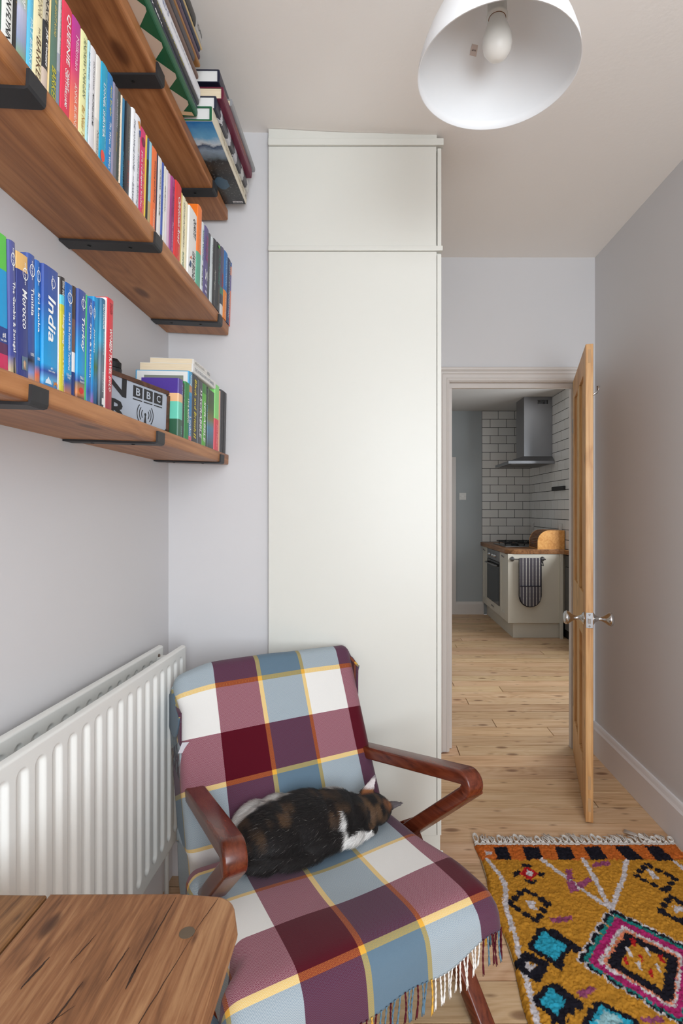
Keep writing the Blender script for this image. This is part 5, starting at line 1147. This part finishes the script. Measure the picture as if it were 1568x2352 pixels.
# knotted cotton fringe
M_COT = plain((214, 206, 198), .95)
x = RX0+.008; k = 0
box('fringe_band', (RX0-.79, RX1-.79), (RYB-1.4-.004, RYB-1.4+.008), (.002, .013), M_COT, rg, .003)
while x < RX1-.006:
    bm = bmesh.new(); L = random.uniform(.034, .064); w_ = .010; sk = random.uniform(-.012, .012)
    kind = random.random()
    n_st = 8
    for s_ in range(n_st):
        ph = random.uniform(0, 6.28); pts = []
        for q in range(9):
            f = q/8
            if kind < .35: # looped braid
                a = f*2*PI; pts.append((x-.79+w_*math.sin(a)*(.8+.2*s_/n_st)+random.uniform(-.001, .001), RYB-1.4+.012+L*.42*(1-math.cos(a))*.9, .006+.007*math.sin(f*PI)+.001*s_))
            else:          # frayed tuft
                pts.append((x-.79+(s_-3.5)*.0042*f+sk*f+.004*math.sin(ph+f*5), RYB-1.4+.006+L*(1.0+.18*math.sin(ph*3))*f, .006+.012*math.sin(f*PI)*(.6+.4*math.sin(ph))))
        tube_bm(pts, .0017, 5, bm)
    tube_bm([(x-.79-.008, RYB-1.4+.010, .008), (x-.79, RYB-1.4+.015, .014), (x-.79+.008, RYB-1.4+.010, .008)], .0038, 6, bm)
    obj('fringe_knot', bm, M_COT, rg, True); x += random.uniform(.019, .026); k += 1
bm = bmesh.new()
for s_ in range(5): tube_bm([(1.10-.79+.003*s_, RYB-1.4+.012, .012), (1.055-.79+.004*s_, RYB-1.4+.045, .015), (1.02-.79+.003*s_, RYB-1.4+.088+.004*s_, .006)], .0022, 5, bm)
obj('fringe_knot', bm, M_COT, rg, True)

# ------------------------------------------------------------------ pendant lamp
lx, ly, lz = .259, 1.093, 2.195
lp_ = empty('pendant_lamp', (lx, ly, lz)); tag(lp_, 'white dome pendant lamp with a frosted bulb hanging from the ceiling', 'lamp')
M_SHADE = plain((236, 236, 236), .45)
pr = [(.162, 0), (.1595, .02), (.152, .045), (.140, .075), (.125, .105), (.108, .135), (.088, .163), (.066, .188), (.045, .203), (.022, .208)]
out = pr; inn = [(r-.0022, h) for r, h in pr[::-1]]; inn = [(max(r, .018), h-.0016 if h > .01 else h) for r, h in inn]
bm = lathe_bm(out+inn+[out[0]], 72, cap=False); bmesh.ops.recalc_face_normals(bm, faces=bm.faces); obj('lamp_shade', bm, M_SHADE, lp_, True)
bm = lathe_bm([(.0, .030), (.012, .0315), (.021, .038), (.0275, .048), (.0298, .060), (.0285, .075), (.023, .092), (.0175, .106), (.0155, .118), (.0155, .128)], 36); bmesh.ops.recalc_face_normals(bm, faces=bm.faces)
obj('bulb', bm, plain((236, 233, 226), .35), lp_, True)
hd_ = obj('bulb_holder', lathe_bm([(.0215, .112), (.0215, .118), (.0195, .120), (.0195, .165), (.017, .19), (.010, .205), (.010, .215)], 30), plain((222, 219, 212), .4), lp_, True)
obj('brass_ring', lathe_bm([(.0195, .1125), (.0160, .1115), (.0158, .121), (.0193, .121)], 30, cap=False), plain((150, 92, 44), .35, .7), hd_, True)
obj('cord', tube_bm([(0, 0, .21), (0, 0, .35), (0, 0, ZC-lz-.02)], .0035, 10), plain((228, 226, 222), .5), lp_, True)
obj('ceiling_rose', lathe_bm([(.045, ZC-lz-.001), (.045, ZC-lz-.012), (.035, ZC-lz-.022), (.008, ZC-lz-.028)], 36), plain((228, 226, 222), .45), lp_, True)
# sticker inside the shade
av = math.radians(105.6); hs_ = 0.1343
def inside(a, h):
    r = np.interp(h, [p[1] for p in pr], [p[0] for p in pr])-.0034; return Vector((r*math.cos(a), r*math.sin(a), h))
bm = bmesh.new(); vv = [[bm.verts.new(inside(av+da*.075, hs_+dh*.0085)) for da in (1, .33, -.33, -1)] for dh in (-1, 1)]
for i in range(3): bm.faces.new((vv[0][i], vv[0][i+1], vv[1][i+1], vv[1][i]))
stk = obj('sticker', bm, plain((206, 190, 182), .5), lp_)
me = text_mesh('60 W', .010, .0035, (60, 50, 48), 'sticker_print'); o = obj('sticker_print', me, None, stk)
pc = inside(av, hs_); nrm = Vector((-math.cos(av), -math.sin(av), -.45)).normalized(); xd = Vector((0, 0, 1)).cross(nrm).normalized(); yd = nrm.cross(xd)
o.matrix_local = Matrix.Translation(pc+nrm*.0012) @ Matrix((xd, yd, nrm)).transposed().to_4x4()

# ------------------------------------------------------------------ kitchen shell
KW = 1.391; KC = 1.990; KY2 = 5.335
struct('wall_kitchen_left', (KX0-.12, KX0), (YB+WT, KY1), (0, KZ+.06), M_KWALL)
struct('wall_kitchen_back', (KX0-.12, KC+.12), (KY1, KY1+.12), (0, KZ+.06), M_KWALL)
bm = bmesh.new(); bm_box(bm, KC, KC+.12, KY2+.12, KY1, 0, KZ+.06); bm_box(bm, KC, KX1+.12, KY2, KY2+.12, 0, KZ+.06)
M_GROUT = plain((40, 37, 36), .8)
wr_ = tag(obj('wall_kitchen_return', bm, M_GROUT), kind='structure')
bm = bmesh.new(); bm_box(bm, KX1, KX1+.12, YB+WT, 3.7, 0, KZ+.06); bm_box(bm, KX1, KX1+.12, 5.0, KY2, 0, KZ+.06); bm_box(bm, KX1, KX1+.12, 3.7, 5.0, 0, 1.06); bm_box(bm, KX1, KX1+.12, 3.7, 5.0, 2.2, KZ+.06)
tag(obj('wall_kitchen_right', bm, M_KWALL), kind='structure')
bm = bmesh.new(); bm_box(bm, KX0-.12, CUPX0+.9, YB+WT-.001, YB+WT, 0, 0.001); bm.free()
struct('ceiling_kitchen', (KX0-.12, KX1+.12), (YB+WT-.02, KY1+.12), (KZ, KZ+.06), paint('kitchen_ceiling_paint', (206, 203, 199)))
struct('wall_kitchen_near', (XR+.12, KX1+.12), (YB, YB+WT), (0, KZ+.06), M_KWALL)
skirting('baseboard_kitchen', 'X', 1.06, KW+.02, KY1, -1, .158, M_TRIM)
struct('trim_2', (.98, 1.065), (KY1-.024, KY1), (0, 1.956), M_TRIM)
# closed door in that casing, mostly hidden beside the opening
struct('trim_4', (KX0+.001, .98), (KY1-.024, KY1), (1.886, 1.956), M_TRIM)
d2 = empty('door_2', (KX0+.002, KY1, 0)); tag(d2, kind='structure')
for x_, z_ in (((0, .10), (.01, 1.885)), ((.575, .677), (.01, 1.885)), ((.10, .575), (1.78, 1.885)), ((.10, .575), (.80, .95)), ((.10, .575), (.01, .22))): box('stile', x_, (-.016, -.001), z_, M_TRIM, d2, .002)
for z_ in ((.22, .80), (.95, 1.78)): box('door_panel', (.10, .575), (-.008, -.001), z_, M_TRIM, d2)
# metro tiles
tiles = tag(box('wall_tiled_back', (KW, KC), (KY1-.004, KY1), (.90, KZ), M_GROUT), kind='structure')
M_TILE = NT('white_metro_tile'); oi = M_TILE.n('ShaderNodeObjectInfo')
M_TILE.base(M_TILE.mix(oi.outputs['Random'], rgba((216, 212, 206)), rgba((224, 221, 216))), .16, 0, .5); M_TILE = M_TILE.m
bmt = bmesh.new(); bm_box(bmt, -.5, .5, -.5, .5, -.5, .5); bmesh.ops.bevel(bmt, geom=[e for e in bmt.edges if all(v.co.z > 0 for v in e.verts)], offset=.02, segments=1, affect='EDGES')
tile_me = bpy.data.meshes.new('tile'); bmt.to_mesh(tile_me); bmt.free(); tile_me.materials.append(M_TILE)
TPX, TPZ, G_ = .2030, .1023, .0058
def tile(parent, M4, w_, h_):
    o = bpy.data.objects.new('tile', tile_me); C.objects.link(o); o.parent = parent
    o.matrix_local = M4 @ Matrix.Diagonal((w_-G_, h_-G_, .007, 1))
nrow = 16
for r in range(nrow):
    zt = KZ-.003-r*TPZ; zb = zt-TPZ
    if zt < .90: break
    zb = max(zb, .90); a = KW if r % 2 == 0 else KW-TPX/2
    while a < KC-.006:
        xa, xb = max(a, KW), min(a+TPX, KC)
        if xb-xa > .012: tile(tiles, Matrix.Translation(((xa+xb)/2, KY1-.0065, (zt+zb)/2)) @ Matrix.Rotation(PI/2, 4, 'X'), xb-xa, zt-zb)
        a += TPX
    a = KY2 - (TPX*.35 if r % 2 else TPX*.85)
    while a < KY1-.012:
        ya, yb = max(a, KY2+.004), min(a+TPX, KY1-.012)
        if yb-ya > .012: tile(wr_, Matrix.Translation((KC-.0025, (ya+yb)/2, (zt+zb)/2)) @ Matrix(((0, 0, -1, 0), (-1, 0, 0, 0), (0, 1, 0, 0), (0, 0, 0, 1))), yb-ya, zt-zb)
        a += TPX
    a = KC-.004 - (TPX/2 if r % 2 else 0)
    while a < KC+.35:
        xa, xb = max(a, KC-.002), a+TPX
        if xb-xa > .012: tile(wr_, Matrix.Translation(((xa+xb)/2, KY2-.0025, (zt+zb)/2)) @ Matrix.Rotation(PI/2, 4, 'X'), xb-xa, zt-zb)
        a += TPX
tag(box('trim_3', (KC-.010, KC+.002), (KY2-.010, KY2+.002), (.90, KZ), plain((226, 226, 226), .3)), kind='structure')

# kitchen units
M_UNIT = paint('cream_unit_paint', (214, 208, 194), rough=.4, scale=15, strength=.03)
KF = 1.397
def handle(parent, x, y, z, w_=.07):
    pts = [(x-.002, y-w_/2, z-.012), (x-.016, y-w_/2+.006, z), (x-.020, y, z+.010), (x-.016, y+w_/2-.006, z), (x-.002, y+w_/2, z-.012)]
    obj('cup_handle', tube_bm(pts, .004, 8), M_STEEL, parent, True)
def unit(label, ya, yb, doors=True):
    e = empty('kitchen_cabinet', (KF, (ya+yb)/2, 0)); tag(e, label, 'cabinet')
    h = (yb-ya)/2
    box('carcass', (.019, KC-KF-.004), (-h, h), (.152, .855), M_UNIT, e)
    z0, z1 = .158, .848
    if doors:
        d = empty('cabinet_door', (0, 0, 0)); d.parent = e
        fr_ = min(.07, h*.45)
        box('door_stile', (0, .018), (-h+.002, -h+fr_), (z0, z1), M_UNIT, d, .001); box('door_stile', (0, .018), (h-fr_, h-.002), (z0, z1), M_UNIT, d, .001)
        box('door_rail', (0, .018), (-h+fr_, h-fr_), (z1-.07, z1), M_UNIT, d, .001); box('door_rail', (0, .018), (-h+fr_, h-fr_), (z0, z0+.07), M_UNIT, d, .001)
        box('door_panel', (.007, .018), (-h+fr_, h-fr_), (z0+.07, z1-.07), M_UNIT, d)
        handle(d, 0, 0, z1-.03, .05)
    return e
unit('narrow cream cabinet between the oven and the grey wall', 6.385, 6.672)
unit('cream cabinet between the oven and the panel with the oven glove', 5.445, 5.785)
ov = empty('oven_unit', (KF, 6.085, 0)); tag(ov, 'built-in oven with black glass door in a cream kitchen unit', 'oven')
box('carcass', (.019, KC-KF-.004), (-.299, .299), (.152, .855), M_UNIT, ov)
box('control_panel', (-.004, .018), (-.296, .296), (.735, .848), M_STEEL, ov, .002)
for yy in (-.12, -.02, .14): obj('knob', lathe_bm([(.020, 0), (.020, -.006), (.015, -.010), (.014, -.026), (.0, -.027)], 20, 'X', off=(-.004, yy, .790)), M_CHROME, ov, True)
box('oven_door', (-.006, .018), (-.296, .296), (.262, .730), plain((26, 26, 28), .12), ov, .002)
box('oven_window', (-.0065, -.005), (-.22, .22), (.33, .63), plain((38, 38, 40), .08), ov)
obj('oven_handle', tube_bm([(-.006, -.25, .690), (-.036, -.245, .690), (-.036, .245, .690), (-.006, .25, .690)], .008, 10), M_STEEL, ov, True)
dr = box('drawer', (0, .018), (-.297, .297), (.158, .256), M_UNIT, ov, .001); handle(dr, 0, 0, .215, .08)
pl_ = empty('plinth_board', (KF, 6.05, 0)); tag(pl_, 'cream plinth board running along the floor under the oven units', 'plinth')
box('plinth_front', (.055, .073), (-.60, .625), (0, .15), M_UNIT, pl_); box('plinth_end', (.0731, KC-KF-.03), (-.6001, -.582), (0, .15), M_UNIT, pl_)
tag(box('end_panel', (KF-.004, 1.915), (5.420, 5.443), (.155, .855), M_UNIT, None, .001), 'plain cream end panel behind the oven glove', 'panel')
tag(box('corner_post', (1.9155, 1.945), (5.40, 5.4195), (0, .855), M_UNIT), 'cream corner post between end panel and dishwasher', 'post')
# worktop with rounded corner
poly = [(KF-.022, KY1-.002), (KF-.022, 5.52)]
for k in range(9):
    a = PI + k/8*PI/2; poly.append((KF-.022+.10+.10*math.cos(a), 5.51+.10*math.sin(a)))
poly += [(1.905, 5.410), (1.945, 5.37), (1.945, 4.60), (KC+.5, 4.60), (KC+.5, KY2-.014), (KC-.012, KY2-.014), (KC-.012, KY1-.002)]
wt = tag(obj('worktop', prism_bm(poly, .8555, .900, bevel=.003), M_WORK), 'oak worktop with a rounded corner over the kitchen units', 'worktop')
dw = empty('dishwasher', (1.955, 5.09, 0)); tag(dw, 'dark grey dishwasher beside the cream corner post', 'dishwasher')
MDW = plain((88, 88, 90), .35, .5)
box('body', (.02, .58), (-.298, .238), (.10, .85), MDW, dw); box('dishwasher_door', (0, .02), (-.296, .296), (.10, .73), MDW, dw, .004); box('control_fascia', (-.002, .02), (-.296, .296), (.735, .848), plain((70, 70, 72), .35, .5), dw, .003)
box('recessed_handle', (-.004, .0), (-.10, .10), (.70, .715), plain((120, 120, 122), .35, .6), dw); box('plinth', (.06, .08), (-.296, .296), (0, .10), plain((40, 38, 36), .6), dw)
# hob
hb_ = empty('gas_hob', (1.70, 6.03, .900)); tag(hb_, 'steel gas hob with black pan supports on the worktop', 'hob')
box('hob_plate', (-.25, .22), (-.285, .285), (.0004, .010), M_STEEL, hb_, .003)
for bx_, by_ in ((-.11, -.14), (-.11, .14), (.10, -.14), (.10, .14)):
    obj('burner', lathe_bm([(.045, .010), (.045, .020), (.03, .022), (.03, .027), (0, .028)], 24, off=(bx_, by_, 0)), plain((24, 24, 26), .5), hb_)
    bm = bmesh.new()
    for q in range(4):
        a = q*PI/2; tube_bm([(bx_+.105*math.cos(a), by_+.125*math.sin(a), .010), (bx_+.105*math.cos(a), by_+.125*math.sin(a), .044), (bx_+.03*math.cos(a), by_+.03*math.sin(a), .044)], .006, 6, bm)
    tube_bm([(bx_-.10, by_-.13, .040), (bx_+.10, by_-.13, .040), (bx_+.10, by_+.13, .040), (bx_-.10, by_+.13, .040), (bx_-.10, by_-.13, .040)], .006, 6, bm)
    obj('pan_support', bm, plain((26, 26, 28), .5), hb_)
# extractor hood
hd = empty('extractor_hood', (KC, 6.0, 1.80)); tag(hd, 'brushed steel chimney extractor hood on the tiled wall', 'hood')
MH = plain((150, 150, 153), .32, .9)
bm = bmesh.new()
lo = [(-.504, -.24), (-.008, -.24), (-.008, .37), (-.504, .37)]; hi_ = [(-.314, -.165), (-.008, -.165), (-.008, .145), (-.314, .145)]
A = [bm.verts.new((x, y, .0)) for x, y in lo]; B = [bm.verts.new((x, y, .028)) for x, y in lo]; D = [bm.verts.new((x, y, .085)) for x, y in hi_]
for a, b in ((A, B), (B, D)):
    for i in range(4): bm.faces.new((a[i], a[(i+1) % 4], b[(i+1) % 4], b[i]))
bm.faces.new(A[::-1]); bm.faces.new(D); bmesh.ops.recalc_face_normals(bm, faces=bm.faces); obj('canopy', bm, MH, hd)
# hollow chimney with a real vent opening, closed by slats
bm = bmesh.new(); zs_ = (.085, .655, .700, KZ-1.80-.001)
per = [(-.314, -.165), (-.17, -.165), (-.05, -.165), (-.008, -.165), (-.008, .145), (-.314, .145)]
G = [[bm.verts.new((x, y, z_)) for x, y in per] for z_ in zs_]
for r_ in range(3):
    for c_ in range(6):
        if r_ == 1 and c_ == 1: continue
        bm.faces.new((G[r_][c_], G[r_][(c_+1) % 6], G[r_+1][(c_+1) % 6], G[r_+1][c_]))
chn = obj('chimney', bm, MH, hd)
for k in range(9): box('vent_slat', (-.1665+k*.0137, -.1610+k*.0137), (-.1650, -.1600), (.6552, .6998), MH, chn)
box('filter', (-.47, -.05), (-.20, .33), (-.004, -.0005), plain((110, 108, 106), .5, .6), hd)
# bread bin with tambour front (faces left)
bb = empty('bread_bin', (1.838, 5.588, .9)); tag(bb, 'honey coloured wooden bread bin with a dark roll front', 'bread bin')
def binprof(s=1.0, dx=0):
    p = [(.137, 0), (.137, .192), (-.02, .192)]
    for k in range(1, 9):
        a = PI/2 + k/8*PI/2; p.append((-.02+.117*math.cos(a), .075+.117*math.sin(a)))
    p += [(-.137, 0)]; return [((x)*s+dx, z_*s) for x, z_ in p]
for ya in (-.145, .130): obj('side_panel', prism_bm(binprof(), ya, ya+.015, 'Y'), M_BIN, bb)
box('back_panel', (.125, .136), (-.130, .130), (.001, .190), M_BIN, bb); box('base_panel', (-.135, .125), (-.130, .130), (.001, .012), M_BIN, bb)
box('top_panel', (-.01, .125), (-.130, .130), (.178, .189), M_BIN, bb)
arc = [(-.02+.112*math.cos(PI/2+k/12*PI/2), .075+.112*math.sin(PI/2+k/12*PI/2)) for k in range(13)] + [(-.133, .055), (-.134, .035), (-.135, .014)]
for (x0, z0), (x1, z1) in zip(arc, arc[1:]):
    L = math.hypot(x1-x0, z1-z0); a = math.atan2(z1-z0, x1-x0)
    s_ = box('slat', (-L/2+.001, L/2-.001), (-.129, .129), (-.004, .003), M_BIN2, bb, .0015); s_.location = ((x0+x1)/2, 0, (z0+z1)/2); s_.rotation_euler = (0, -a, 0)
box('pull_handle', (-.142, -.136), (-.05, .05), (.050, .056), M_STEEL, bb, .001)
# towel rail and oven glove
rl = empty('towel_rail', (1.59, 5.42, .804)); tag(rl, 'steel towel rail screwed to the cream end panel', 'rail')
obj('bar', tube_bm([(-.165, -.045, 0), (.170, -.045, 0)], .007, 12), M_STEEL, rl, True)
for xx_ in (-.155, .150): obj('rail_mount', lathe_bm([(.024, -.0005), (.024, -.006), (.010, -.010), (.009, -.045)], 20, 'Y', off=(xx_, 0, 0)), M_STEEL, rl, True)
gl = empty('oven_glove', (1.602, 5.42, .80)); tag(gl, 'grey and white striped double oven glove hanging on the towel rail', 'oven glove')
tG = NT('striped_glove_cloth'); tc = tG.n('ShaderNodeTexCoord'); sp = tG.n('ShaderNodeSeparateXYZ'); tG.l(tc.outputs['Object'], sp.inputs[0])
f = tG.math('FRACT', tG.math('DIVIDE', tG.math('ADD', sp.outputs[0], 1.0), .033))
f2 = tG.math('FRACT', tG.math('DIVIDE', tG.math('ADD', sp.outputs[2], 2.0), .012))
wl = tG.math('MULTIPLY', tG.math('LESS_THAN', f, .17), tG.math('GREATER_THAN', f2, .2))
tG.base(tG.mix(wl, rgba((86, 82, 88)), rgba((220, 216, 208))), .95, 0, .1); nq = tG.n('ShaderNodeTexNoise', i_Scale=90.0); tG.l(tc.outputs['Object'], nq.inputs['Vector']); tG.bump(nq.outputs['Fac'], .4, .004)
def glove(pts_w, zt, zb, y, name):
    poly = [(-pts_w, zt), (-pts_w, zb+pts_w)] + [(pts_w*math.cos(a), zb+pts_w+pts_w*math.sin(a)) for a in np.linspace(PI, 2*PI, 13)[1:-1]] + [(pts_w, zb+pts_w), (pts_w, zt)]
    return poly
back = obj('glove_pad', prism_bm(glove(.108, .014, -.470, 0, ''), -.058, -.046, 'Y', bevel=.003), tG.m, gl)
pk = obj('glove_pocket', prism_bm([(x*.97, z_) for x, z_ in glove(.108, -.262, -.468, 0, '')], -.070, -.0585, 'Y', bevel=.003), tG.m, gl)
pa = glove(.109, .014, -.471, 0, ''); bdm = tube_bm([(x, -.053, z_) for x, z_ in pa], .006, 6)
obj('binding', bdm, plain((36, 34, 40), .9), gl)
obj('pocket_binding', tube_bm([(-.105, -.068, -.262), (.105, -.068, -.262)], .006, 6), plain((36, 34, 44), .9), pk)
obj('hanging_loop', tube_bm([(.106, -.05, -.01), (.128, -.05, -.03), (.132, -.05, -.06), (.115, -.05, -.055), (.106, -.05, -.035)], .006, 6), plain((36, 34, 40), .9), gl)
box('glove_fold', (-.104, .104), (-.058, -.030), (.008, .018), tG.m, gl, .004)
# knife strip, sockets, switch, ceiling fitting
ks = empty('knife_rack', (KC-.007, 5.62, 1.525)); tag(ks, 'black magnetic knife strip on the tiled return wall', 'knife rack')
box('strip', (-.020, 0), (-.18, .18), (-.022, .022), plain((34, 33, 33), .5), ks, .003)
box('end_cap', (-.021, 0), (.165, .182), (-.018, .018), plain((26, 26, 26), .5), ks, .003)
def socket(name, label, M4, w_=.088):
    e = empty(name, mat=M4); tag(e, label, 'switch')
    box('face_plate', (-w_/2, w_/2), (-.008, 0), (-.044, .044), plain((214, 211, 206), .35), e, .003)
    box('rocker', (-.012, .012), (-.011, -.008), (-.013, .013), plain((224, 221, 216), .3), e, .001)
    for xx_ in (-.03, .03): obj('screw', lathe_bm([(.003, -.008), (.002, -.0092)], 8, 'Y', off=(xx_, 0, 0)), plain((170, 168, 162), .4), e)
socket('light_switch', 'white light switch on the grey kitchen wall', Matrix.Translation((1.152, KY1, 1.468)))
RX_ = Matrix.Rotation(-PI/2, 4, 'Z')
socket('cooker_switch', 'white cooker switch on the tiles near the corner', Matrix.Translation((KC-.007, 6.53, 1.10)) @ RX_)
socket('wall_socket', 'white wall socket on the tiles above the bread bin', Matrix.Translation((KC-.007, 5.58, 1.115)) @ RX_)
sm_ = empty('ceiling_fitting', (1.55, 4.62+.35, KZ)); tag(sm_, 'small grey round fitting on the kitchen ceiling', 'ceiling fitting')
obj('fitting_base', lathe_bm([(.05, -.0005), (.05, -.016), (.035, -.022), (0, -.023)], 24), plain((110, 108, 106), .5), sm_)
